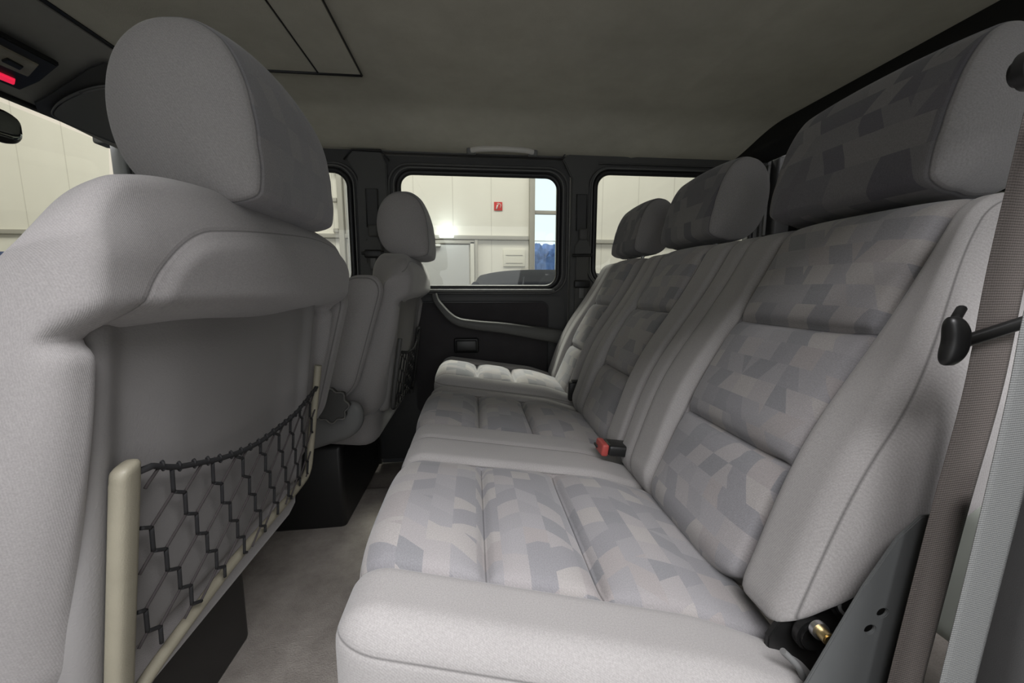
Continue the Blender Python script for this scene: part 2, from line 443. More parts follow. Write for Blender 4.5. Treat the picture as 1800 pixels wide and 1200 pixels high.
# sunroof panel
sr = empty('sunroof_cover', (-0.56, 0.65, 1.268), kind='structure'); sr['label'] = 'rectangular suede sunroof cover with a strip along its rear edge'; sr.parent = ceil
grid_surf('cover_panel', -0.822, -0.404, 0.05, 1.165, 0.02, lambda X, Y: liner_z(X, Y) - 0.005, M_LINER, sr, 0.004)
grid_surf('rear_strip', -0.398, -0.292, 0.05, 1.165, 0.02, lambda X, Y: liner_z(X, Y) - 0.006, M_LINER, sr, 0.004)
seal = tubes('seal', [([(-0.824, 1.168, 1.2655), (-0.288, 1.168, 1.2655)], 0.0038), ([(-0.288, 1.168, 1.2655), (-0.288, 0.05, 1.2655)], 0.0022), ([(-0.401, 1.165, 1.2660), (-0.401, 0.05, 1.2660)], 0.002)], M_RUBBER, sr)
sit(sr)

# --- far side wall with window openings (front door, rear door, quarter)
win = [rrect(-1.195, -0.455, 0.702, 1.146, 0.06), rrect(-0.284, 0.349, 0.702, 1.146, 0.055), rrect(0.487, 1.17, 0.72, 1.166, 0.06)]
side = lambda u, v, w: (u, YW + w, v)
def outl(x0, x1, z0, z1): return [(x0, z0), (x1, z0), (x1, z1), (x0, z1)]
tag(plate('wall_right', outl(-1.255, -0.395, -0.05, 1.225), [win[0]], side, 0.05, M_DARK), 'dark front door panel on the far side', kind='structure')
tag(plate('wall_rear_quarter', outl(0.395, 1.30, -0.05, 1.245), [win[2]], side, 0.05, M_DARK2), 'dark rear quarter trim', kind='structure')
# cant rail
tag(box('trim_4', (0.0, YW + 0.03, 1.235), (2.66, 0.06, 0.05), 0.008, M_DARK2), 'roof rail above the far windows', kind='structure')
# rear door on far side
d = empty('door_1', (0.03, YW, 0.0), kind='structure')
d['label'] = 'dark grey far rear door with window, pull strap and suede inset'
plate('door_panel', outl(-0.388, 0.388, 0.0, 1.2), [win[1]], side, 0.045, M_DARK, d)
def loop3(l, y): return [(p[0], y, p[1]) for p in l]
def win_seals(root, x0, x1, z0, z1, r, dx=(0.012, 0.030)):
    tube('window_seal', loop3(rrect(x0 + .004, x1 - .004, z0 + .004, z1 - .004, r), YW - 0.001), 0.011, M_RUBBER, root, closed=True, seg=8)
    tube('frame_lip', loop3(rrect(x0 - dx[0], x1 + dx[0], z0 - dx[0] * .6, z1 + dx[0], r + .012), YW - 0.006), 0.0035, M_SEAL, root, closed=True, seg=6)
    tube('outer_seal', loop3(rrect(x0 - dx[1], x1 + dx[1], z0 - dx[1] * .6, z1 + dx[1] * .8, r + .02), YW - 0.002), 0.006, M_DARK2, root, closed=True, seg=6)
win_seals(d, -0.284, 0.349, 0.702, 1.146, 0.055)
plate('glass_pane', rrect(-0.29, 0.355, 0.696, 1.152, 0.055), [], lambda u, v, w: (u, YW + 0.02 + w, v), 0.004, M_GLASS, d)
box('window_sill', (0.03, YW - 0.012, 0.694), (0.60, 0.022, 0.012), 0.005, M_SEAL, d)
# raised lower trim with suede inset
plate('lower_trim', rrect(-0.375, 0.375, 0.02, 0.672, 0.03), [], lambda u, v, w: (u, YW - 0.012 + w, v), 0.012, M_DARK, d, bevel=0.003)
plate('suede_inset', rrect(-0.232, 0.303, 0.20, 0.648, 0.03), [], lambda u, v, w: (u, YW - 0.020 + w, v), 0.008, M_SUEDE, d, bevel=0.003)
tube('inset_piping', loop3(rrect(-0.232, 0.303, 0.20, 0.648, 0.03), YW - 0.016), 0.0035, M_BLACK, d, closed=True, seg=6)
# pull strap / armrest
def sweep_strip(name, pts, hz, dy, mat, parent):
    """rounded bar following pts, hz half height list, dy depth"""
    P = smooth_path(pts, 8); n = len(P); V = []; F = []
    hh = np.interp(np.linspace(0, 1, n), np.linspace(0, 1, len(hz)), hz)
    seg = 12
    for i, p in enumerate(P):
        t = (P[min(i + 1, n - 1)] - P[max(i - 1, 0)]).normalized(); nrm = Vector((-t.z, 0, t.x))
        if nrm.z < 0: nrm = -nrm
        for k in range(seg):
            a = 2 * math.pi * k / seg; ca = math.cos(a); sa = math.sin(a)
            ex = 0.5
            V.append(p + nrm * hh[i] * math.copysign(abs(sa) ** ex, sa) + Vector((0, -1, 0)) * dy * math.copysign(abs(ca) ** ex, ca))
    for i in range(n - 1):
        for k in range(seg):
            F.append((i * seg + k, i * seg + (k + 1) % seg, (i + 1) * seg + (k + 1) % seg, (i + 1) * seg + k))
    F.append(tuple(range(seg))); F.append(tuple(range((n - 1) * seg, n * seg)))
    return auto(link(name, mesh_from(name, V, F), mat, parent), 50)
sweep_strip('pull_handle', [(-0.150, 1.555, 0.682), (-0.135, 1.545, 0.645), (-0.075, 1.535, 0.583), (0.0, 1.535, 0.563), (0.12, 1.535, 0.549), (0.25, 1.54, 0.527), (0.375, 1.55, 0.505)],
            [0.010, 0.012, 0.016, 0.019, 0.022, 0.026, 0.030], 0.026, M_DARK2, d)
box('ashtray', (-0.03, YW - 0.022, 0.475), (0.10, 0.016, 0.062), 0.008, M_BLACK, d)
box('ashtray_lid', (-0.03, YW - 0.034, 0.475), (0.082, 0.012, 0.045), 0.005, M_BLACK, d)
sit(d)
# other windows
for i, (a, b) in enumerate(((win[0], (-1.195, -0.455, 0.702, 1.146, 0.06)), (win[2], (0.487, 1.17, 0.72, 1.166, 0.06)))):
    w = empty('window_%d' % (i + 1), ((b[0] + b[1]) / 2, YW, b[2]), kind='structure')
    w['label'] = ('far front door window', 'far rear quarter window')[i]
    win_seals(w, *b, dx=(0.012, 0.026) if i == 0 else (0.010, 0.018))
    plate('glass_pane', rrect(b[0] - .006, b[1] + .006, b[2] - .006, b[3] + .006, b[4]), [], lambda u, v, w_: (u, YW + 0.02 + w_, v), 0.004, M_GLASS, w)
    sit(w)
# pillar covers
def pillar(name, pts, y, th, mat):
    o = plate(name, pts, [], lambda u, v, w: (u, y + w, v), th, mat, bevel=0.004); o['kind'] = 'structure'; return o
pillar('trim_5', [(-0.432, 0.25), (-0.315, 0.25), (-0.318, 1.165), (-0.338, 1.205), (-0.438, 1.208), (-0.46, 1.18), (-0.425, 1.12)], YW - 0.018, 0.017, M_DARK2)
pillar('trim_6', [(0.392, 0.25), (0.462, 0.25), (0.462, 1.13), (0.50, 1.19), (1.25, 1.19), (1.25, 1.232), (0.385, 1.228), (0.355, 1.20), (0.392, 1.13)], YW - 0.018, 0.017, M_DARK2)
tubes('trim_7', [([(-0.47, YW - .02, 1.175), (-0.44, YW - .02, 1.21), (-0.335, YW - .02, 1.212), (-0.305, YW - .02, 1.175)], 0.003),
                 ([(0.345, YW - .02, 1.195), (0.372, YW - .02, 1.233), (1.04, YW - .02, 1.241)], 0.003)], M_BLACK)['kind'] = 'structure'

# --- windscreen, front pillar, mirror, dash
WX = -1.215
ws = empty('window_3', (WX, 0.8, 0.75), kind='structure'); ws['label'] = 'flat upright windscreen'
plate('glass_pane', [(0.0, 0.74), (1.55, 0.74), (1.55, 1.19), (0.0, 1.19)], [], lambda u, v, w: (WX - 0.02 - w - 0.10 * (1.20 - v), u, v), 0.004, M_GLASS, ws)
tube('top_seal', [(WX + 0.006, -0.05, 1.200), (WX + 0.006, 1.60, 1.200)], 0.009, M_RUBBER, ws, seg=8)
sit(ws)
tag(box('trim_8', (-1.235, YW - 0.010, 0.95), (0.045, 0.03, 0.54), 0.008, simple('pale_grey_pillar', (0.45, 0.46, 0.46), 0.5)), 'front windscreen pillar', kind='structure')
tag(box('trim_9', (-1.17, 0.8, 0.55), (0.30, 1.6, 0.36), 0.05, M_DARK), 'dashboard top', kind='structure')
tag(box('wall_front', (-1.37, 0.8, 0.32), (0.06, 1.66, 0.76), 0, M_DARK), 'front bulkhead', kind='structure')

mir = empty('rear_view_mirror', (-0.97, 0.83, 1.05), 'black rear-view mirror in front of the windscreen, cut by the left picture edge', 'mirror')
P, Nn, Fq = rbox((0.03, 0.24, 0.066), (0.014, 0.03, 0.026), 0.006)
P = P + np.array([-0.965, 0.86, 1.030]); P[:, 0] += 0.12 * (P[:, 1] - 0.86)
put('mirror_housing', P, Fq, M_BLACK, mir)
P, Nn, Fq = rbox((0.004, 0.22, 0.050), (0.0015, 0.02, 0.018), 0.006)
P = P + np.array([-0.950, 0.86, 1.030]); P[:, 0] += 0.12 * (P[:, 1] - 0.86)
put('mirror_face', P, Fq, M_MIRROR, mir)
tube('stalk', smooth_path([(-0.975, 0.83, 1.05), (-1.05, 0.80, 1.12), (-1.19, 0.76, 1.17)]), 0.008, M_BLACK, mir)
sit(mir)

# overhead console with lamp and red light, lying on the sloping header
hm = lambda off: (lambda u, v, w: (u, v, 1.266 + 0.173 * (u + 0.85) - off - w))
oc = empty('overhead_light_console', (-1.06, 0.98, 1.22), 'black framed ceiling lamp console with a glowing red button, at the upper left', 'interior lamp')
plate('frame', [(-0.972, 0.80), (-0.965, 1.102), (-1.055, 1.150), (-1.122, 1.172), (-1.140, 0.82)], [], hm(0.014), 0.013, M_BLACK, oc, bevel=0.003)
plate('lamp_lens', [(-0.996, 0.83), (-0.992, 1.085), (-1.050, 1.120), (-1.075, 0.86)], [], hm(0.025), 0.006, simple('smoked_cream_lens', (0.36, 0.33, 0.26), 0.25, noise=0.35, nscale=30), oc, bevel=0.002)
plate('switch', [(-1.016, 1.045), (-1.018, 1.078), (-1.034, 1.086), (-1.034, 1.05)], [], hm(0.029), 0.006, M_BLACK, oc, bevel=0.001)
plate('switch', [(-1.030, 0.985), (-1.030, 1.02), (-1.052, 1.03), (-1.052, 0.99)], [], hm(0.029), 0.006, M_DARK, oc, bevel=0.001)
plate('red_button', [(-1.086, 1.085), (-1.084, 1.125), (-1.104, 1.142), (-1.108, 1.095)], [], hm(0.025), 0.007, emis('red_glow', (0.85, 0.02, 0.07), 0.8), oc, bevel=0.002)
sit(oc)
# sun visor folded against the header
sv = empty('sun_visor', (-1.10, 1.38, 1.22), 'dark grey sun visor folded up above the windscreen, beside the near headrest', 'sun visor')
vo = [tuple(p)[:2] for p in smooth_path([(-1.180, 1.52, 0), (-1.187, 1.40, 0), (-1.187, 1.335, 0), (-1.163, 1.290, 0), (-1.087, 1.243, 0), (-0.99, 1.212, 0), (-0.93, 1.225, 0), (-0.915, 1.30, 0), (-0.915, 1.55, 0)], 5)]
plate('visor_board', vo, [], hm(0.012), 0.012, simple('visor_grey', (0.15, 0.15, 0.145), 0.6), sv, bevel=0.004)
ro = [(-1.208, 1.55), (-1.208, 1.30), (-1.172, 1.255), (-1.132, 1.238), (-0.93, 1.142), (-0.893, 1.133), (-0.875, 1.16), (-0.875, 1.55)]
plate('visor_recess_shade', ro, [], hm(0.007), 0.006, M_DARK, sv, bevel=0.002)  # dark plate below the header stands for the shaded depth of the recess
tube('visor_rim', [hm(0.022)(u, v, 0) for u, v in vo[:24]], 0.0022, M_SEAL, sv, seg=6)
box('visor_clip', hm(0.012)(-1.19, 1.44, 0), (0.02, 0.07, 0.014), 0.005, M_DARK, sv)
sit(sv)

# ceiling grab handle
gh = empty('ceiling_grab_handle', (0.115, 1.57, 1.215), 'pale grey folding grab handle on the roof rail above the far rear door', 'grab handle')
for sx in (0.0, 0.232):
    box('end_cap', (0.0 + sx, 1.562, 1.213), (0.036, 0.022, 0.024), 0.007, M_GREYP, gh)
tube('grip', smooth_path([(0.0, 1.556, 1.214), (0.03, 1.545, 1.216), (0.115, 1.540, 1.217), (0.20, 1.545, 1.216), (0.232, 1.556, 1.214)]), 0.0105, simple('pale_grey_plastic', (0.66, 0.64, 0.60), 0.45), gh, seg=12)
sit(gh)

# --- near side of the body, behind and beside the camera; only the rear door stands open
nside = lambda u, v, w: (u, -0.03 - w, v)
tag(plate('wall_left', outl(-1.33, -0.42, -0.05, 1.26), [rrect(-1.16, -0.52, 0.702, 1.166, 0.06)], nside, 0.05, M_DARK), 'near front door', kind='structure')
tag(plate('wall_left_quarter', outl(0.46, 1.30, -0.05, 1.26), [rrect(0.60, 1.17, 0.72, 1.166, 0.06)], nside, 0.05, M_DARK), 'near rear quarter panel', kind='structure')
tag(box('trim_19', (0.04, -0.05, 1.235), (0.94, 0.06, 0.05), 0.008, M_DARK), 'roof rail above the open near door', kind='structure')
tag(box('trim_20', (0.04, -0.05, 0.02), (0.94, 0.06, 0.10), 0.008, M_DARK), 'sill of the open near door', kind='structure')
# --- rear of the cabin
tag(box('trim_10', (1.135, 0.77, 1.248), (0.16, 1.66, 0.07), 0.012, M_LINERD), 'dark header above the rear glass', kind='structure')
tag(box('wall_back', (1.30, 0.8, 0.36), (0.06, 1.70, 0.86), 0, M_DARK), 'lower rear wall of the load area', kind='structure')
tag(box('trim_11', (1.28, YW - 0.02, 0.95), (0.11, 0.08, 0.56), 0.012, M_DARK), 'far rear corner pillar', kind='structure')
tag(box('trim_21', (1.205, YW - 0.03, 1.06), (0.012, 0.012, 0.28), 0.003, M_SEAL), 'grey rubber strip on the far rear corner', kind='structure')
tag(box('trim_12', (1.28, -0.02, 0.95), (0.11, 0.10, 0.56), 0.012, M_DARK), 'near rear corner pillar', kind='structure')
rw = empty('window_4', (1.29, 0.8, 0.8), kind='structure'); rw['label'] = 'dark tinted rear glass'
plate('glass_pane', [(0.03, 0.78), (1.56, 0.78), (1.56, 1.215), (0.03, 1.215)], [], lambda u, v, w: (1.29 + w, u, v), 0.004, M_TINT, rw)
sit(rw)

# ================================================================= REAR SEATS
DV = np.array([0.23, 0, 0.46]); DV /= np.linalg.norm(DV); NV = np.array([DV[2], 0, -DV[0]])
O0 = np.array([0.30, 0, 0.36])
def rear_back(root, y0, y1, seats, seams, zoff=0.0, name='backrest', near_taper=0.0, res=0.0042):
    """seats: list of (panel y0, panel y1). front face at t=0, s up the slope"""
    T = 0.125; s0, s1 = -0.025, 0.505
    P, Nn, Fq = rbox((T, y1 - y0, s1 - s0), (0.05, 0.042, 0.05), res)
    t = P[:, 0] + T / 2; y = P[:, 1] + (y0 + y1) / 2; s = P[:, 2] + (s0 + s1) / 2
    wf = np.clip(-Nn[:, 0], 0, 1) ** 0.7; s_rest = s.copy()
    off = np.zeros(len(P)); zone = np.full(len(P), -0.05)
    for (a, b) in seats:
        c = (a + b) / 2; h = (b - a) / 2
        ina = ss(y, a - .004, a + .004) * (1 - ss(y, b - .004, b + .004))
        u = np.clip(np.abs(y - c) / h, 0, 1)
        # three puffed cells
        cell = np.ones(len(P))
        for q in (0.150, 0.320): cell *= 1 - 0.9 * gs(s - q, 0.020)
        off += ina * (0.006 + 0.012 * (1 - u ** 4) * cell)
        for q in (0.150, 0.320): off -= ina * 0.013 * gs(s - q, 0.0055) * (1 - u ** 8)
        for e in (a, b): off -= 0.011 * gs(y - e, 0.0075)
        z = np.minimum(y - a, b - y); zone = np.maximum(zone, z)
    # side bolsters, raised at mid height
    lb = 0.010 + 0.016 * np.exp(-((s - 0.17) / 0.16) ** 2)
    m = np.ones(len(P))
    for (a, b) in seats: m *= 1 - ss(y, a - .006, a + .004) * (1 - ss(y, b - .004, b + .006))
    off += m * lb * 0.9
    for e, dp in seams: off -= dp * gs(y - e, 0.008)
    t = t - off * wf - 0.012 * gs(s - 0.19, 0.15) * wf
    s1a = np.full(len(P), 1.0)
    # tapered outer side
    if near_taper:
        wn = 1 - ss(y, y0, y0 + 0.10)
        y2 = y + near_taper * wn * ss(s, 0.22, 0.46)
        # upholstery lifts off towards the rear lower corner
        wl = 1 - ss(y, y0 + 0.035, y0 + 0.16)
        s = s + wl * np.clip(t + 0.012, 0, 0.11) * 2.3 * np.clip(1 - (s + 0.025) / 0.47, 0, 1)
        # pull-in pleat low on the outer corner
        y2 = y2 + 0.010 * gs(s - 0.035, 0.014) * gs(t - 0.03, 0.03) * (1 - ss(y, y0, y0 + 0.02))
    else: y2 = y
    s1a = (y - y0) - 0.020 if near_taper else np.full(len(P), 1.0)
    if near_taper: s1a = np.where(Nn[:, 0] < 0.2, s1a, 1.0)
    s2a = np.full(len(P), 1.0)
    for e, dp in seams:
        s2a = np.where(np.abs(y - e) < np.abs(s2a), y - e, s2a)
    s2a = np.where(Nn[:, 0] < 0.3, s2a, 1.0)
    Wp = O0 + np.outer(s, DV) + np.outer(t, NV); Wp[:, 1] = y2; Wp[:, 2] += zoff
    zone = np.where(Nn[:, 0] < 0.3, zone, -0.05)
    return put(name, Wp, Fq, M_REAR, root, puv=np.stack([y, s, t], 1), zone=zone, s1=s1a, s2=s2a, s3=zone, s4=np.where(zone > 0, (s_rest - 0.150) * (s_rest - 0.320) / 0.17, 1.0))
def rear_cushion(root, y0, y1, seats, seams, dz=0.0, res=0.0042, x0=-0.124, x1=0.335, T=0.15):
    P, Nn, Fq = rbox((x1 - x0, y1 - y0, T), (0.042, 0.030, 0.036), res)
    x = P[:, 0] + (x0 + x1) / 2; y = P[:, 1] + (y0 + y1) / 2; z = P[:, 2] - T / 2     # top at 0
    wt = np.clip(Nn[:, 2], 0, 1) ** 0.7; wfr = np.clip(-Nn[:, 0], 0, 1)
    off = np.zeros(len(P)); zone = np.full(len(P), -0.05)
    m = np.ones(len(P))
    for (a, b) in seats:
        c = (a + b) / 2; h = (b - a) / 2
        ina = ss(y, a - .004, a + .004) * (1 - ss(y, b - .004, b + .004)); m *= 1 - ina
        u = np.clip(np.abs(y - c) / h, 0, 1)
        cell = np.ones(len(P))
        for q in (0.010, 0.135): cell *= 1 - 0.9 * gs(x - q, 0.022)
        off += ina * (0.002 + 0.016 * (1 - u ** 4) * cell)
        for q in (0.010, 0.135): off -= ina * 0.016 * gs(x - q, 0.0050) * (1 - u ** 10)
        for e in (a, b): off -= 0.007 * gs(y - e, 0.007)
        zone = np.maximum(zone, np.minimum(y - a, b - y))
    off += m * 0.010
    for e, dp in seams: off -= dp * gs(y - e, 0.007)
    off -= 0.018 * ss(x, 0.20, 0.33)
    z2 = z + off * wt
    x2 = x - 0.006 * wfr * off / 0.01
    zw = 0.413 - 0.15 * (x2 + 0.12) + z2 + dz
    # rounded waterfall of the front edge
    s1a = z + 0.024
    s2a = np.full(len(P), 1.0)
    for e, dp in seams: s2a = np.where(np.abs(y - e) < np.abs(s2a), y - e, s2a)
    s2a = np.where(Nn[:, 2] > -0.2, s2a, 1.0)
    zone = np.where(z < -0.05, -0.05, zone)
    ysk = y + (0.020 - 0.052 * (x + 0.12) / 0.40) * (1 - ss(y, 0.45, 0.65)) if y0 < 0.5 else y
    return put('cushion', np.stack([x2, ysk, zw], 1), Fq, M_REAR, root, puv=np.stack([y + 0.013, x, z], 1), zone=zone, s1=s1a, s2=s2a, s3=zone, s4=np.where(zone > 0, (x - 0.010) * (x - 0.135) / 0.125, 1.0))
HP = [(0.93, -0.93), (0.99, -0.72), (1.0, -0.35), (0.995, 0.05), (0.93, 0.42), (0.74, 0.76), (0.42, 0.95), (0.05, 1.0), (-0.38, 0.94), (-0.74, 0.70), (-0.95, 0.32), (-1.0, -0.05), (-0.94, -0.38), (-0.80, -0.62), (-0.52, -0.83), (-0.15, -0.95), (0.3, -0.985), (0.70, -0.99)]
def headrest(root, cy, w, base, tilt, depth, height, mat, face=-1, zone_w=None, res=0.004, dome=0.008, corner=1.0):
    """padded headrest whose flat cloth face looks to face * x; base = bottom centre"""
    P, Nn, Fq = rbox((depth, w, height), (depth * 0.4999, 0.024, height * 0.4999), res)
    x, y, z = P[:, 0], P[:, 1], P[:, 2]
    ex = x / (depth / 2) * face; ez = z / (height / 2)
    rho = np.clip(np.hypot(ex, ez), 0, 1); th = np.arctan2(ez, ex)
    pa = np.array([math.atan2(q[1], q[0]) for q in HP]); pr = np.array([math.hypot(*q) for q in HP]) 
    if corner < 1: pr[0] = pr[0] * corner
    o_ = np.argsort(pa); pa = pa[o_]; pr = pr[o_]
    fine = np.linspace(-math.pi, math.pi, 721)
    fr = np.interp(fine, np.r_[pa - 2 * math.pi, pa, pa + 2 * math.pi], np.r_[pr, pr, pr])
    kw = np.exp(-(np.arange(-14, 15) / 6.0) ** 2); kw /= kw.sum()
    fr = np.convolve(np.r_[fr[-15:-1], fr, fr[1:15]], kw, 'same')[14:-14]
    rr = rho * np.interp(th, fine, fr)
    x2 = rr * np.cos(th) * depth / 2 * face; z2 = rr * np.sin(th) * height / 2
    u = np.clip(np.abs(y) / (w / 2), 0, 1)
    z2 = z2 + dome * (1 - u ** 2) * (z2 / (height / 2) + 0.4).clip(0, 2)
    x2 = x2 + face * 0.005 * (1 - u ** 4) * rho ** 3 * np.cos(th)
    y2 = y + np.sign(y) * 0.006 * (1 - rho ** 2) * ss(np.abs(y), w / 2 - .03, w / 2)
    # seam pinch between face panel and the side caps
    zw = w / 2 - 0.0215
    zn = zw - np.abs(y)
    pin = 1 - 0.012 * gs(zn, 0.003)
    x2 *= pin; z2 *= pin
    c, s_ = math.cos(tilt), math.sin(tilt)
    z2 = z2 + height / 2
    X = base[0] + x2 * c + z2 * s_; Z = base[2] + z2 * c - x2 * s_
    o = put('headrest', np.stack([X, cy + y2, Z], 1), Fq, mat, root, puv=np.stack([y + cy, z + x * 0.3, x], 1), zone=zn, s1=zn, s2=np.full(len(P), 1.0), s3=np.full(len(P), 1.0))
    for sy in (-0.06, 0.06):
        tube('headrest_post', [(base[0] - s_ * 0.05, cy + sy, base[2] - 0.05 * c), (base[0] + s_ * 0.03, cy + sy, base[2] + 0.03 * c)], 0.006, M_METAL, o, seg=10)
    return o

rd = empty('rear_bench_seat', (0.10, 0.73, 0.16), 'wide two-place grey rear bench nearest the camera, with two headrests', 'car seat', group=None)
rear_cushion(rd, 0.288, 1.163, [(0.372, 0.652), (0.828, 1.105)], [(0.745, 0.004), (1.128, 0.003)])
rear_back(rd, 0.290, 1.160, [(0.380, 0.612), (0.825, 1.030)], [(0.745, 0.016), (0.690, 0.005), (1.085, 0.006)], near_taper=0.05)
headrest(rd, 0.525, 0.278, (0.558, 0, 0.801), R(14), 0.125, 0.185, M_HEAD)
headrest(rd, 0.950, 0.265, (0.566, 0, 0.804), R(14), 0.115, 0.180, M_HEAD)
box('seat_frame', (0.12, 0.73, 0.155), (0.40, 0.80, 0.27), 0.02, M_BLACK, rd)
plate('hinge_plate', [(0.285, 0.20), (0.285, 0.36), (0.33, 0.43), (0.39, 0.50), (0.46, 0.52), (0.42, 0.36), (0.36, 0.20)], [], lambda u, v, w: (u, 0.318 + w, v), 0.006, M_BLACK, rd, bevel=0.001)
for (hx, hz, hr) in ((0.318, 0.372, 0.016), (0.352, 0.408, 0.020), (0.345, 0.345, 0.014)):
    cyl('hinge_disc', (hx, 0.308, hz), (0, 1, 0), hr, 0.012, M_BLACK, rd, bevel=0.003)
tube('disc_rim', [(0.352 + 0.014 * math.cos(a), 0.301, 0.408 + 0.014 * math.sin(a)) for a in np.linspace(0, 5.8, 18)], 0.0016, M_GREYP, rd, closed=False, seg=6)
tube('recliner_link', smooth_path([(0.272, 0.292, 0.345), (0.29, 0.288, 0.330), (0.315, 0.288, 0.342), (0.33, 0.288, 0.36), (0.35, 0.290, 0.385)]), 0.0035, M_DARK2, rd)
tube('recliner_link', smooth_path([(0.275, 0.290, 0.375), (0.292, 0.288, 0.356), (0.300, 0.288, 0.330), (0.298, 0.288, 0.30)]), 0.003, M_GREYP, rd)
b_ = cyl('bolt', (0.310, 0.285, 0.392), (-0.15, -1, 0.1), 0.0055, 0.012, M_GOLD, rd, seg=12, bevel=0.001)
cyl('bolt_washer', (0.310, 0.291, 0.392), (-0.15, -1, 0.1), 0.0078, 0.005, M_METAL, b_)
box('seat_leg', (-0.075, 0.315, 0.14), (0.035, 0.022, 0.28), 0.004, simple('blue_black_leg', (0.035, 0.045, 0.07), 0.4), rd)
sit(rd)

rs = empty('rear_single_seat', (0.10, 1.36, 0.16), 'narrow single grey rear seat beside the far door, its cushion lit from the window', 'car seat')
rear_cushion(rs, 1.172, 1.545, [(1.215, 1.455)], [], dz=0.024, x0=-0.118, x1=0.33)
rear_back(rs, 1.172, 1.545, [(1.215, 1.395)], [(1.455, 0.004)])
headrest(rs, 1.350, 0.255, (0.566, 0, 0.808), R(14), 0.112, 0.178, M_HEAD)
box('seat_frame', (0.12, 1.36, 0.165), (0.40, 0.34, 0.28), 0.02, M_BLACK, rs)
sit(rs)

bk = empty('seat_belt_buckle', (0.29, 0.735, 0.36), 'black seat belt buckle with a red button lying between the near and middle rear places', 'belt buckle')
ry = Matrix.Rotation(R(8), 3, 'Y') @ Matrix.Rotation(R(0), 3, 'Z')
box('buckle_body', (0.306, 0.728, 0.381), (0.096, 0.044, 0.022), 0.006, M_BLACK, bk, rot=ry)
box('release_button', (0.252, 0.728, 0.388), (0.014, 0.042, 0.024), 0.004, M_RED, bk, rot=ry)
box('slot', (0.247, 0.742, 0.386), (0.010, 0.018, 0.006), 0.002, M_BLACK, bk, rot=ry)
sit(bk)
bk2 = empty('seat_belt_buckle', (0.30, 1.165, 0.36), 'small black seat belt buckle in the gap beside the lit single rear cushion', 'belt buckle')
box('buckle_body', (0.315, 1.168, 0.385), (0.05, 0.022, 0.06), 0.006, M_BLACK, bk2)
box('release_button', (0.315, 1.168, 0.417), (0.03, 0.016, 0.006), 0.002, M_BLACK, bk2)
sit(bk2)

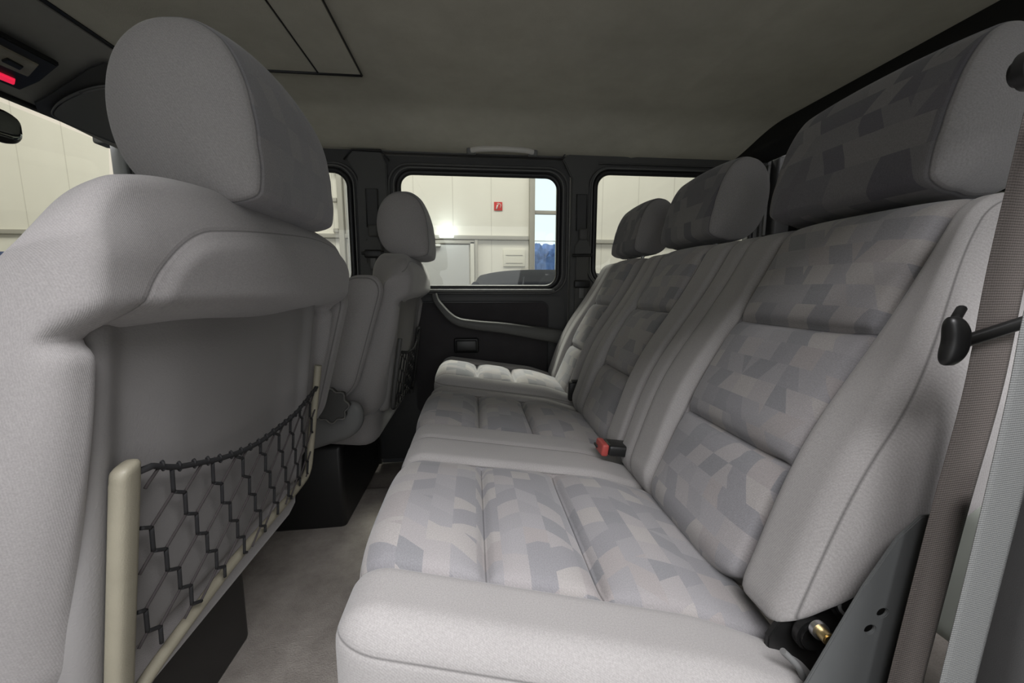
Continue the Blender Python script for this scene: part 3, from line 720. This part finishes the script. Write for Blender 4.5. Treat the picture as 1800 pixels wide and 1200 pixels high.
# ================================================================= FRONT SEATS
def xr(z): return -0.281 + (z - 0.68) * 0.143
def front_seat(lab, dx, dy, mirror):
    root = empty('front_seat', (-0.48 + dx, 0.56 + dy, 0.1), lab, 'car seat', 'front seats with net pockets')
    def tr(P):
        P = np.array(P, float).reshape(-1, 3).copy()
        if mirror: P[:, 1] = 2 * 0.56 - P[:, 1]
        P[:, 0] += dx; P[:, 1] += dy
        return P
    def tp(p): return tuple(tr([p])[0])
    def fq(F): return F[:, ::-1] if mirror else F
    res = 0.0045 if dy == 0 else 0.008
    # --- cloth backrest body
    y0, y1 = 0.288, 0.822; z0, z1 = 0.345, 0.808; T = 0.15
    P, Nn, Fq = rbox((T, y1 - y0, z1 - z0), (0.05, 0.048, 0.055), res)
    x = P[:, 0]; y = P[:, 1] + (y0 + y1) / 2; z = P[:, 2] + (z0 + z1) / 2
    wr = np.clip(Nn[:, 0], 0, 1) ** 0.6
    # upper pad swells rearward above the shell
    off = 0.041 * ss(z, 0.662, 0.694) - 0.016 * ss(z, 0.72, 0.81)
    off += 0.022 * ss(np.abs(y - 0.555), 0.222, 0.246) * ss(z, 0.36, 0.62) * (1 - ss(z, 0.662, 0.694))
    off -= 0.030 * (1 - ss(np.abs(y - 0.5325), 0.170, 0.200)) * (1 - ss(z, 0.625, 0.660))
    edge = ss(np.abs(y - 0.555), 0.12, 0.255)
    thk = T - (0.060 + 0.058 * edge) * ss(z, 0.42, 0.71)
    X = xr(z) - 0.010 - (T / 2 - x) / T * thk + off * ss(x, -0.015, 0.06)
    # shoulders slope away at the sides
    u = np.clip(np.abs(y - 0.555) / 0.267, 0, 1)
    Z = z - 0.034 * u ** 3 * ss(z, 0.70, 0.80) - 0.030 * edge * ss(z, 0.70, 0.80) * (1 - ss(x, -0.06, 0.06))
    Yy = y + np.sign(0.555 - y) * 0.012 * (1 - ss(z, 0.27, 0.60)) * 0
    # tuck-in crease where pad meets shell
    X -= 0.010 * gs(z - 0.664, 0.009) * wr
    Yy = Yy + np.sign(0.555 - y) * 0.004 * gs(z - 0.668, 0.012) * ss(u, 0.9, 1.0) * ss(x, 0.02, 0.06)
    # rear patch of the upper pad
    pz = sdrr(y, z - 0.09 * (y - 0.50), 0.585, 0.60, 0.262, 0.166, 0.085)
    pz = np.where((Nn[:, 0] > 0.05) & (z > 0.60), pz, -1.0)
    X += 0.006 * ss(pz, -0.002, 0.02) * wr * (z > 0.66)
    body = put('backrest', tr(np.stack([X, Yy, Z], 1)), fq(Fq), M_FRONT, root, puv=np.stack([y, z + 0.3 * x, x], 1), zone=np.full(len(P), -1.0), s1=pz, s2=np.full(len(P), 1.0), s3=np.full(len(P), 1.0))
    # --- rear shell
    P, Nn, Fq = rbox((0.050, 0.435, 0.340), (0.016, 0.018, 0.012), 0.006)
    y = P[:, 1] + 0.5325; z = P[:, 2] + 0.514
    wr = np.clip(Nn[:, 0], 0, 1)
    yc = (y - 0.5325) / 0.2175
    wid = 1.0 - 0.02 * ss(z, 0.45, 0.29)
    X = P[:, 0] - 0.025 + xr(z)
    X -= 0.008 * wr * (1 - ss(np.abs(yc), 0.80, 0.93)) * 1.0           # shallow dish
    X += 0.007 * wr * np.sin(yc * 3.0 + z * 6) * (1 - ss(np.abs(yc), 0.5, 0.9))
    X -= 0.010 * ss(z, 0.40, 0.28) * 0
    fl = (1 - ss(P[:, 0], -0.03, 0.01))                                # flange spreads towards its front edge
    Yn = 0.5325 + (y - 0.5325) * (1 + 0.045 * fl * ss(z, 0.68, 0.40))
    put('rear_shell', tr(np.stack([X, Yn, z], 1)), fq(Fq), M_SHELL, root)
    # --- net frame: wide flat upright near, slim tube below and far
    xf = lambda z: xr(z) + 0.010
    P, Nn, Fq = rbox((0.016, 0.021, 0.265), (0.006, 0.008, 0.006), 0.004)
    z = P[:, 2] + 0.424; X = P[:, 0] + xf(z) - 0.001; Y = P[:, 1] + 0.340
    z = np.where(P[:, 2] > 0.12, z + (P[:, 1]) * 0.25, z)
    nf = put('net_frame', tr(np.stack([X, Y, z], 1)), fq(Fq), M_CREAM if not mirror else M_DARK2, root)  # far seat's frame and tube coloured dark in place of dim light
    tube('net_frame_tube', [tp(p) for p in smooth_path([(xf(.31), 0.345, 0.312), (xf(.33), 0.385, 0.328), (xf(.34), 0.50, 0.343), (xf(.345), 0.60, 0.345), (xf(.35), 0.70, 0.348), (xf(.36), 0.738, 0.358), (xf(.40), 0.745, 0.40), (xf(.48), 0.746, 0.48), (xf(.565), 0.746, 0.560)], 6)], 0.0064, M_CREAM if not mirror else M_DARK2, root, seg=10)
    # --- cord net
    random.seed(4)
    def xn(y, z): return xr(z) + 0.013 + 0.010 * math.sin(max(0, min(1, (y - 0.36) / 0.38)) * math.pi)
    def ztop(y): return np.interp(y, [0.36, 0.388, 0.446, 0.489, 0.53, 0.64, 0.742], [0.545, 0.530, 0.512, 0.503, 0.499, 0.502, 0.520])
    zbot = lambda y: 0.351
    def pt(y, z): return Vector(tp((xn(y, z), y, z)))
    thick = []; thin = []
    def seg_clip(a, b):
        pts = []
        n = 5
        for i in range(n + 1):
            t = i / n; y = a[0] + (b[0] - a[0]) * t; z = a[1] + (b[1] - a[1]) * t
            if 0.352 <= y <= 0.742 and zbot(y) <= z <= ztop(y) + 0.004: pts.append(pt(y, z))
        return pts
    for j in range(-8, 14):
        for i in range(-9, 16):
            a = (0.387 + i * 0.017 + j * 0.037, 0.506 - i * 0.033 + j * 0.014)
            b = (a[0] + 0.014, a[1] - 0.008)
            pb = (a[0] - 0.003, a[1] + 0.025)
            lk = (a[0] - 0.024, a[1] - 0.022)
            for (p, q, L, r) in ((pb, a, thick, 0.0020), (a, b, thick, 0.0020), (a, lk, thin, 0.0014)):
                s_ = seg_clip(p, q)
                if len(s_) >= 2: L.append((s_, r))
    ys = np.linspace(0.348, 0.744, 28)
    hem = [([pt(y, float(ztop(y))) for y in ys], 0.0030)]
    loops = []
    for yk in np.arange(0.372, 0.742, 0.019):
        zt = float(ztop(yk)); c = pt(yk, zt)
        loops.append(([c + Vector((0.002 * math.cos(a), 0.0028 * math.sin(a * 0.5), 0.0042 * math.sin(a))) for a in np.linspace(0, 5.6, 8)], 0.0014))
    net = tubes('pocket_net', thick + hem + loops + thin, M_CORD, root)
    net.data.materials.append(M_CORD2)
    nthin = sum((len(p) - 1) * 6 + 2 for p, _ in thin)
    mi = [0] * (len(net.data.polygons) - nthin) + [1] * nthin
    net.data.polygons.foreach_set('material_index', mi)
    # --- headrest
    hr = headrest(root, 0.58 if not mirror else 2 * 0.56 - 0.58, 0.265, (-0.294, 0, 0.790), R(-4), 0.138, 0.176, M_FRONT, face=1, zone_w=0.1245, dome=0.020)
    for o in (hr,):
        o.location = (dx + (0.02 if mirror else 0), dy, 0)
    # --- cushion and pedestal
    P, Nn, Fq = rbox((0.50, 0.50, 0.15), (0.06, 0.06, 0.05), 0.02)
    P = P + np.array([-0.60, 0.555, 0.345]); P[:, 2] += -(P[:, 0] + 0.60) * 0.10
    n_ = len(P)
    put('cushion', tr(P), fq(Fq), M_FRONT, root, puv=P, zone=np.full(n_, -1.0), s1=np.full(n_, 1.0), s2=np.full(n_, 1.0), s3=np.full(n_, 1.0))
    box('pedestal', tp((-0.66, 0.555, 0.125)), (0.40, 0.42, 0.26), 0.015, M_BLACK, root)
    return root, tp, tr
fs, tp1, tr1 = front_seat('large grey near front seat seen from behind, black net pocket in a cream frame', 0.0, 0.0, False)
sit(fs)
for c in fs.children:
    pass
fs2, tp2, tr2 = front_seat('far front seat, smaller, its headrest standing before the far rear door window', 0.078, 0.765, True)
sit(fs2)

# folded-up armrests and the side cover with its adjusting knob belong to the front seats
def armrest(root, cx, cy, w, z0, z1, dep, tilt):
    P, Nn, Fq = rbox((dep, w, z1 - z0), (dep * 0.42, 0.020, 0.055), 0.006)
    x, y, z = P[:, 0], P[:, 1], P[:, 2] + (z1 - z0) / 2
    k = z / (z1 - z0)
    x = x * (0.78 + 0.22 * k)
    X = cx + x + z * math.tan(tilt); n_ = len(P)
    o = put('armrest', np.stack([X, cy + y, z0 + z], 1), Fq, M_FRONT, root, puv=np.stack([x, z, y], 1), zone=np.full(n_, -1.0),
            s1=w / 2 - 0.010 - np.abs(y), s2=np.full(n_, 1.0), s3=np.full(n_, 1.0))
    o.matrix_parent_inverse = Matrix.Translation(-root.location)
    return o
armrest(fs, -0.385, 0.868, 0.055, 0.40, 0.712, 0.115, R(13))
armrest(fs2, -0.355, 1.025, 0.050, 0.42, 0.735, 0.115, R(15))
P, Nn, Fq = rbox((0.26, 0.03, 0.10), (0.05, 0.012, 0.045), 0.008)
P[:, 2] += 0.30 * P[:, 0]
cv_ = put('side_cover', P + np.array([-0.415, 1.015, 0.340]), Fq, M_GREYP, fs2)
pts = []
for k in range(48):
    a = 2 * math.pi * k / 48; r = 0.040 + 0.004 * math.cos(a * 8)
    pts.append((r * math.cos(a), r * math.sin(a)))
knob = plate('adjusting_knob', pts, [], lambda u, v, w: (-0.352 + u, 0.975 + w, 0.415 + v), 0.018, M_DARK2, fs2, bevel=0.003)
tube('knob_rim', [(-0.352 + p[0], 0.974, 0.415 + p[1]) for p in pts], 0.0022, M_METAL, knob, closed=True, seg=6)
for o in (cv_, knob): o.matrix_parent_inverse = Matrix.Translation(-fs2.location)

# ================================================================= BELTS
def ribbon(name, pts, width, mat, parent=None, thick=0.0016, dirs=None, n=14):
    """webbing following pts (centre line) with width direction dirs"""
    Pc = smooth_path(pts, n); m = len(Pc)
    D = smooth_path(dirs, n)
    V = []; uv = []; F = []; L = 0; k = 9
    for i in range(m):
        if i: L += (Pc[i] - Pc[i - 1]).length
        w = D[i].normalized(); t = (Pc[min(i + 1, m - 1)] - Pc[max(i - 1, 0)]).normalized(); nr = w.cross(t).normalized()
        for side in (1, -1):
            for j in range(k):
                q = j / (k - 1) - 0.5
                V.append(Pc[i] + w * width * q + nr * side * thick * 0.5 * (1 if 0 < j < k - 1 else 0.3)); uv.append((q * width, L, 0))
    for i in range(m - 1):
        a = i * 2 * k; b = (i + 1) * 2 * k
        for j in range(k - 1):
            F.append((a + j, a + j + 1, b + j + 1, b + j)); F.append((a + k + j + 1, a + k + j, b + k + j, b + k + j + 1))
        F.append((a, b, b + k, a + k)); F.append((a + k - 1, a + 2 * k - 1, b + 2 * k - 1, b + k - 1))
    return put(name, np.array([tuple(v) for v in V]), F, mat, parent, puv=np.array(uv))
near = empty('seat_belt', (0.39, 0.27, 0.3), 'brown grey woven seat belt running down the right edge, through a black hooked guide', 'seat belt')
ribbon('webbing', [(0.414, 0.262, 0.86), (0.406, 0.262, 0.78), (0.400, 0.262, 0.71), (0.396, 0.262, 0.62), (0.382, 0.262, 0.51), (0.366, 0.262, 0.36), (0.350, 0.262, 0.20), (0.342, 0.264, 0.05)],
       0.043, M_BELT, near, dirs=[(1, 0.12, 0)] * 8)
P, Nn, Fq = rbox((0.0175, 0.012, 0.036), (0.0070, 0.0055, 0.013), 0.002)
P[:, 0] += 0.004 * np.cos(P[:, 2] * 90) - 0.10 * (P[:, 2]) * 0
put('belt_guide', P + np.array([0.3445, 0.250, 0.6625]), Fq, M_BLACK, near)
tube('guide_bar', [(0.350, 0.252, 0.6595), (0.375, 0.252, 0.6665), (0.42, 0.254, 0.6785)], 0.0045, M_BLACK, near, squash=(0.7, 1.1))
tube('guide_arm', smooth_path([(0.346, 0.251, 0.6755), (0.352, 0.254, 0.6800), (0.366, 0.262, 0.6850)], 5), 0.0032, M_BLACK, near)
cyl('upper_anchor', (0.374, 0.250, 0.846), (0.1, -1, 0), 0.0125, 0.014, M_BLACK, near, bevel=0.004)
sit(near)
st = empty('grey_strap', (0.34, 0.21, 0.4), 'pale grey webbing strap crossing the lower right corner in front of the brown belt', 'strap')
ribbon('webbing', [(0.385, 0.215, 0.86), (0.366, 0.213, 0.77), (0.354, 0.211, 0.69), (0.3505, 0.210, 0.634), (0.345, 0.210, 0.55), (0.3355, 0.210, 0.43), (0.329, 0.210, 0.34), (0.320, 0.210, 0.2)],
       0.037, M_STRAP, st, dirs=[(1, 0.12, 0)] * 8)
sit(st)
# grey side plate with two holes
pp = [(0.245, 0.28), (0.284, 0.361), (0.303, 0.4), (0.327, 0.449), (0.353, 0.492), (0.373, 0.511), (0.4, 0.512), (0.4, 0.28)]
hole = lambda cx, cz, r=0.0042: [(cx + r * 1.2 * math.cos(2 * math.pi * k / 16), cz + r * math.sin(2 * math.pi * k / 16)) for k in range(16)]
sp = plate('latch_cover_plate', pp, [hole(0.348, 0.423), hole(0.338, 0.408)], lambda u, v, w: (u, 0.272 + w, v), 0.003, simple('side_plate_grey', (0.11, 0.115, 0.115), 0.45, noise=0.04), None, bevel=0.0008)
tag(sp, 'smooth grey plastic side plate with two small holes, beside the near rear seat', 'trim plate')
tag(box('trim_13', (0.412, 0.225, 0.28), (0.060, 0.04, 0.56), 0.010, M_DARK), 'dark near pillar trim', kind='structure')

# far belts on the pillars
def far_belt(lab, cx, ztop_, zb, w, tag_rect):
    r = empty('seat_belt', (cx, YW - 0.03, zb), lab, 'seat belt', 'seat belts on the far pillars')
    yy = YW - 0.030
    plate('height_slider', rrect(cx - 0.020, cx + 0.020, ztop_ - 0.14, ztop_, 0.004), [], lambda u, v, q: (u, YW - 0.022 + q, v), 0.006, M_DARK, r, bevel=0.001)
    tubes('slider_outline', [([(cx - 0.021, YW - 0.023, ztop_ - .14), (cx - 0.021, YW - 0.023, ztop_), (cx + 0.021, YW - 0.023, ztop_), (cx + 0.021, YW - 0.023, ztop_ - .14)], 0.0022)], M_BLACK, r)
    box('anchor_cap', (cx + .004, yy - 0.008, ztop_ - 0.155), (0.036, 0.022, 0.045), 0.008, M_DARK2, r)
    pts = [(cx - 0.012, ztop_ - 0.175), (cx + 0.018, ztop_ - 0.175), (cx + 0.034, ztop_ - 0.205), (cx + 0.034, ztop_ - 0.235), (cx - 0.030, ztop_ - 0.235), (cx - 0.030, ztop_ - 0.205)]
    plate('belt_guide', pts, [], lambda u, v, q: (u, yy - 0.014 + q, v), 0.008, M_DARK2, r, bevel=0.003)
    tube('guide_bar', [(cx - 0.040, yy - 0.016, ztop_ - 0.238), (cx + 0.042, yy - 0.016, ztop_ - 0.236)], 0.006, M_BLACK, r)
    ribbon('webbing', [(cx + 0.004, yy - 0.008, ztop_ - 0.24), (cx + 0.002, yy - 0.008, (ztop_ + zb) / 2 - .05), (cx, yy - 0.008, zb)], 0.05, simple('dark_webbing', (0.085, 0.083, 0.078), 0.8), r, dirs=[(1, 0, 0)] * 3, n=6)
    box('tongue', (cx + 0.002, yy - 0.014, tag_rect), (0.066, 0.016, 0.030), 0.006, M_BLACK, r)
    box('tongue_blade', (cx, yy - 0.014, tag_rect - 0.036), (0.020, 0.003, 0.040), 0.001, M_SEAL, r)
    return sit(r)
far_belt('dark seat belt hanging on the pillar behind the far front seat headrest', -0.375, 1.072, 0.80, 0.05, 0.832)
far_belt('dark seat belt on the pillar between far rear door window and quarter window', 0.433, 1.070, 0.60, 0.05, 0.72)

# cargo behind the rear seat
lg = empty('folded_cargo_cover', (0.62, 0.34, 0.05), 'pale folded ribbed cover lying in the load area behind the near rear seat', 'cargo')
P, Nn, Fq = rbox((0.30, 0.40, 0.20), (0.03, 0.03, 0.03), 0.008)
P[:, 1] += 0.003 * np.sin(P[:, 2] * 420) * (np.abs(Nn[:, 1]) > 0.5)
put('folds', P + np.array([0.72, 0.40, 0.36]), Fq, simple('pale_sage_cloth', (0.34, 0.36, 0.32), 0.9), lg)
sit(lg)

# ================================================================= HALL OUTSIDE
HY = 6.2
M_HALL = None
def hallwall():
    m, nt, p = new_mat('cream_panel_wall')
    tc = N(nt, 'ShaderNodeTexCoord'); sep = N(nt, 'ShaderNodeSeparateXYZ'); nt.links.new(tc.outputs['Object'], sep.inputs[0])
    fx = math_n(nt, 'FRACT', math_n(nt, 'MULTIPLY', sep.outputs[0], 1 / 0.58))
    ln = math_n(nt, 'MULTIPLY', math_n(nt, 'ABSOLUTE', math_n(nt, 'SUBTRACT', fx, 0.5)), 60.0, clamp=True)
    nz = N(nt, 'ShaderNodeTexNoise'); nz.inputs['Scale'].default_value = 1.4; nz.inputs['Detail'].default_value = 5
    mp = N(nt, 'ShaderNodeMapping'); mp.inputs['Scale'].default_value = (3, 1, 0.6); nt.links.new(tc.outputs['Object'], mp.inputs[0]); nt.links.new(mp.outputs[0], nz.inputs['Vector'])
    c = mixc(nt, nz.outputs[0], (0.80, 0.77, 0.68), (0.87, 0.84, 0.75))
    c = mixc(nt, math_n(nt, 'MULTIPLY_ADD', ln, 0.86, 0.14, clamp=True), (0.60, 0.57, 0.49), c)
    nt.links.new(c, p.inputs['Base Color']); p.inputs['Roughness'].default_value = 0.7
    return m
M_HALL = hallwall()
hw = lambda u, v, w: (u, HY + w, v)
tag(plate('wall_far', outl(-14, 9, -0.65, 5.0), [outl(0.965, 1.312, 0.20, 4.2)], hw, 0.12, M_HALL), 'cream panelled hall wall', kind='structure')
for nm, c, sz in (('wall_hall_end', (-14.0, 1.0, 2.1), (0.2, 12.5, 5.6)), ('wall_hall_rear', (9.0, 1.0, 2.1), (0.2, 12.5, 5.6)), ('wall_hall_near', (-2.5, -5.2, 2.1), (23.2, 0.2, 5.6))):
    tag(box(nm, c, sz, 0, M_HALL), 'cream hall wall out of view', kind='structure')
tag(box('ceiling_hall', (-2.5, 0.5, 5.0), (23.2, 11.6, 0.15), 0, simple('hall_roof_grey', (0.55, 0.55, 0.53), 0.8)), 'hall roof out of view', kind='structure')
tag(box('ground', (0, 0, -0.72), (60, 40, 0.1), 0, simple('grey_hall_floor', (0.30, 0.29, 0.27), 0.6, noise=0.1, nscale=2)), 'grey hall floor', kind='structure')
tag(box('trim_14', (-4.2, HY - 0.03, 1.478), (10.3, 0.06, 0.06), 0.004, simple('taupe_rail', (0.42, 0.40, 0.35), 0.6)), 'taupe rail along the hall wall', kind='structure')
tag(box('trim_15', (5.6, HY - 0.03, 1.44), (8.0, 0.06, 0.06), 0.004, bpy.data.materials['taupe_rail']), 'taupe rail right of the window strip', kind='structure')
M_TAUPE = bpy.data.materials['taupe_rail']
dw = empty('hall_door', (-0.5, HY, -0.65), 'plain light grey hall door seen through the far rear door window', 'door')
box('door_leaf', (-0.52, HY - 0.025, 0.36), (0.93, 0.04, 2.02), 0.003, simple('light_grey_door', (0.52, 0.52, 0.50), 0.5), dw)
box('frame', (-0.005, HY - 0.03, 0.38), (0.06, 0.06, 2.06), 0.004, simple('pale_frame', (0.68, 0.66, 0.58), 0.6), dw)
box('frame', (-0.5, HY - 0.03, 1.405), (1.05, 0.06, 0.045), 0.004, M_TAUPE, dw)
box('door_closer', (-0.60, HY - 0.07, 1.352), (0.24, 0.05, 0.035), 0.004, simple('closer_white', (0.85, 0.84, 0.78), 0.5), dw)
sit(dw)
tag(box('trim_16', (0.055, HY - 0.03, 0.38), (0.045, 0.06, 2.12), 0.003, M_TAUPE), 'taupe post beside the hall door', kind='structure')
tag(box('trim_17', (0.908, HY - 0.05, 2.0), (0.075, 0.10, 5.3), 0.003, M_TAUPE), 'taupe post left of the window strip', kind='structure')
tag(box('trim_18', (1.36, HY - 0.03, 2.0), (0.09, 0.06, 5.3), 0.003, M_TAUPE), 'taupe post right of the window strip', kind='structure')
hwn = empty('window_5', (1.14, HY, 0.2), kind='structure'); hwn['label'] = 'tall narrow hall window'
box('glass_pane', (1.138, HY + 0.05, 2.2), (0.36, 0.006, 4.0), 0, M_GLASS, hwn)
box('mullion', (1.138, HY + 0.02, 1.875), (0.36, 0.05, 0.055), 0.003, M_TAUPE, hwn)
box('mullion', (1.138, HY + 0.02, 1.445), (0.36, 0.03, 0.012), 0.002, simple('white_bar', (0.85, 0.85, 0.83), 0.5), hwn)
sit(hwn)
# outdoors beyond the window strip: bluish frosty hedge
random.seed(3)
P, Nn, Fq = rbox((5.0, 0.8, 2.4), (0.3, 0.3, 0.4), 0.06)
rng = np.random.RandomState(2)
P = P + Nn * (rng.rand(len(P), 1) * 0.22) ; P = P + np.array([2.6, 10.0, 0.45])
hd = put('hedge', P, Fq, simple('frosty_blue_leaves', (0.16, 0.26, 0.55), 0.9, noise=0.5, nscale=8))
tag(hd, 'bluish frosted hedge outdoors behind the narrow hall window', 'hedge')
# fire sign
fsn = empty('fire_extinguisher_sign', (0.395, HY - 0.01, 1.95), 'small square red fire extinguisher sign on the cream hall wall', 'sign')
box('sign_board', (0.395, HY - 0.012, 1.95), (0.125, 0.008, 0.125), 0.001, simple('sign_red', (0.62, 0.035, 0.03), 0.5), fsn)
wh = simple('sign_white', (0.85, 0.82, 0.78), 0.5)
tubes('extinguisher_symbol', [([(0.37, HY - 0.018, 1.905), (0.385, HY - 0.018, 1.965)], 0.011), ([(0.388, HY - 0.018, 1.968), (0.42, HY - 0.018, 1.990), (0.437, HY - 0.018, 1.965), (0.425, HY - 0.018, 1.925)], 0.005), ([(0.375, HY - 0.018, 1.985), (0.405, HY - 0.018, 1.995)], 0.004)], wh, fsn)
sit(fsn)
# small wall lamp over the door
wl = empty('wall_lamp', (-0.39, HY - 0.05, 1.52), 'glaring white lamp box on the hall wall above the grey door', 'wall lamp')
box('lamp_box', (-0.39, HY - 0.05, 1.505), (0.21, 0.07, 0.07), 0.008, emis('lamp_white', (0.9, 0.97, 1.0), 4.0), wl)
sit(wl)
pl_ = bpy.data.lights.new('wall_lamp_light', 'POINT'); pl_.energy = 1.6; pl_.color = (0.85, 0.95, 1.0); pl_.shadow_soft_size = 0.05
po = bpy.data.objects.new('wall_lamp_light', pl_); COL.objects.link(po); po.location = (-0.38, HY - 0.22, 1.60)
# notice board / louvre by the post
nb = empty('wall_louvre', (0.66, HY - 0.02, 1.2), 'small cream louvre panel with two slots low on the hall wall, over the parked car', 'louvre')
box('panel', (0.64, HY - 0.015, 1.18), (0.34, 0.02, 0.26), 0.002, simple('louvre_cream', (0.80, 0.77, 0.66), 0.6), nb)
for z in (1.10, 1.22): box('slot', (0.64, HY - 0.028, z), (0.26, 0.006, 0.012), 0.001, M_TAUPE, nb)
sit(nb)
# sliding hall gate rail seen through the front door window
gr = empty('hall_gate_track', (-1.9, HY - 0.1, -0.65), 'vertical grey gate track with roller hinges, outside the far front door window', 'gate track')
box('track_rail', (-1.90, HY - 0.06, 1.6), (0.07, 0.10, 4.5), 0.004, M_TAUPE, gr)
box('track_guide', (-1.80, HY - 0.04, 1.6), (0.05, 0.06, 4.5), 0.004, simple('guide_grey', (0.45, 0.45, 0.43), 0.5), gr)
box('white_post', (-1.70, HY - 0.04, 1.6), (0.14, 0.08, 4.5), 0.004, simple('post_white', (0.83, 0.85, 0.86), 0.5), gr)
for z in (1.05, 1.55, 1.98, 2.40): box('roller_hinge', (-1.985, HY - 0.06, z), (0.07, 0.05, 0.06), 0.008, M_TAUPE, gr)
sit(gr)

# parked cars
def parked_car(lab, cx, cy, rz, col, gz=-0.67, sc=1.03):
    r = empty('parked_car', (cx, cy, gz), lab, 'car'); r.rotation_euler = (0, 0, rz); r.scale = (sc, sc, sc)
    # body side profile lofted across the width; x = along car, y = across
    prof_low = [(-2.1, 0.30), (-2.15, 0.70), (-2.0, 0.98), (-1.55, 1.05), (1.0, 1.00), (1.95, 0.86), (2.15, 0.62), (2.1, 0.30)]
    prof = smooth_path([(x, 0, z) for x, z in prof_low], 5)
    def loft(profile, ws, name, mat, closed=True):
        V = []; F = []; n = len(profile); 
        for (w, ins) in ws:
            for p in profile: V.append((p.x * (1 - ins * 0.02), w, 0.65 + (p.z - 0.65) * (1 - ins * 0.10)))
        m = len(ws)
        for i in range(m - 1):
            for j in range(n - 1): F.append((i * n + j, i * n + j + 1, (i + 1) * n + j + 1, (i + 1) * n + j))
            F.append((i * n + n - 1, i * n, (i + 1) * n, (i + 1) * n + n - 1))
        F.append(tuple(range(n))); F.append(tuple(reversed(range((m - 1) * n, m * n))))
        return auto(link(name, mesh_from(name, V, F), mat, r), 40)
    ws = [(-0.88, 1), (-0.90, .3), (-0.86, 0), (0.86, 0), (0.90, .3), (0.88, 1)]
    paint = simple('car_paint', col, 0.7, 0.0, spec=0.06)
    loft(prof, ws, 'body', paint)
    # greenhouse: roof skin and pillars with open glass
    rp = smooth_path([(-1.55, 0, 1.30), (-1.25, 0, 1.46), (-0.6, 0, 1.53), (0.2, 0, 1.50), (0.75, 0, 1.38)], 6)
    V = []; F = []; n = len(rp); ys = np.linspace(-1, 1, 15)
    for yv in ys:
        for p in rp: V.append((p.x, yv * 0.60, p.z - 0.05 * abs(yv) ** 3))
    k = len(V)
    for yv in ys:
        for p in rp: V.append((p.x, yv * 0.58, p.z - 0.05 * abs(yv) ** 3 - 0.04))
    for i in range(14):
        for j in range(n - 1):
            a = i * n + j; F.append((a, a + 1, a + n + 1, a + n)); F.append((a + k, a + n + k, a + n + 1 + k, a + 1 + k))
    for j in range(n - 1):
        F.append((j, j + k, j + 1 + k, j + 1)); b = 14 * n + j; F.append((b, b + 1, b + 1 + k, b + k))
    for i in range(14):
        a = i * n; F.append((a, a + n, a + n + k, a + k)); b = a + n - 1; F.append((b, b + k, b + n + k, b + n))
    link('roof', mesh_from('roof', V, F), paint, r)
    for sy in (-1, 1):
        tube('pillar', [(0.74, sy * 0.57, 1.36), (1.30, sy * 0.76, 0.98)], 0.035, paint, r)
        tube('pillar', [(-0.35, sy * 0.59, 1.46), (-0.30, sy * 0.80, 1.00)], 0.03, paint, r)
        tube('pillar', [(-1.5, sy * 0.57, 1.29), (-1.85, sy * 0.76, 1.00)], 0.045, paint, r)
    gm = bpy.data.materials.get('car_glass') or glass_mat('car_glass', (0.55, 0.62, 0.58), 0.10)
    for (xa, za, xb, zb, nm) in ((-1.5, 1.28, -1.87, 1.0, 'rear_window'), (0.76, 1.36, 1.32, 0.98, 'windscreen')):
        V = [(xa, -0.56, za), (xa, 0.56, za), (xb, 0.76, zb), (xb, -0.76, zb)]
        V += [(v[0] * 0.992, v[1], v[2]) for v in V]
        link(nm, mesh_from(nm, V, [(0, 1, 2, 3), (7, 6, 5, 4), (0, 4, 5, 1), (1, 5, 6, 2), (2, 6, 7, 3), (3, 7, 4, 0)]), gm, r, smooth=False)
    for sy in (-0.37, 0.37):
        P, Nn, Fq = rbox((0.10, 0.26, 0.20), (0.045, 0.05, 0.08), 0.02); put('headrest', P + np.array([-0.1, sy, 1.24]), Fq, M_DARK, r)
        P, Nn, Fq = rbox((0.10, 0.24, 0.16), (0.045, 0.05, 0.07), 0.02); put('headrest', P + np.array([-1.15, sy, 1.16]), Fq, M_DARK, r)
    for sx in (-1.3, 1.3):
        for sy in (-0.82, 0.82): cyl('wheel', (sx, sy, 0.33), (0, 1, 0), 0.33, 0.2, M_RUBBER, r, seg=32, bevel=0.03)
    return r
parked_car('dark grey hatchback by the hall wall, roof showing in the far rear door window', 0.70, 3.95, R(-97), (0.03, 0.032, 0.038))
parked_car('dark car, blue reflection put into its paint, seen at the far left through the windscreen', -3.35, 3.6, R(-84), (0.02, 0.04, 0.12), -0.67, 1.1)  # body colour carries a blue reflection
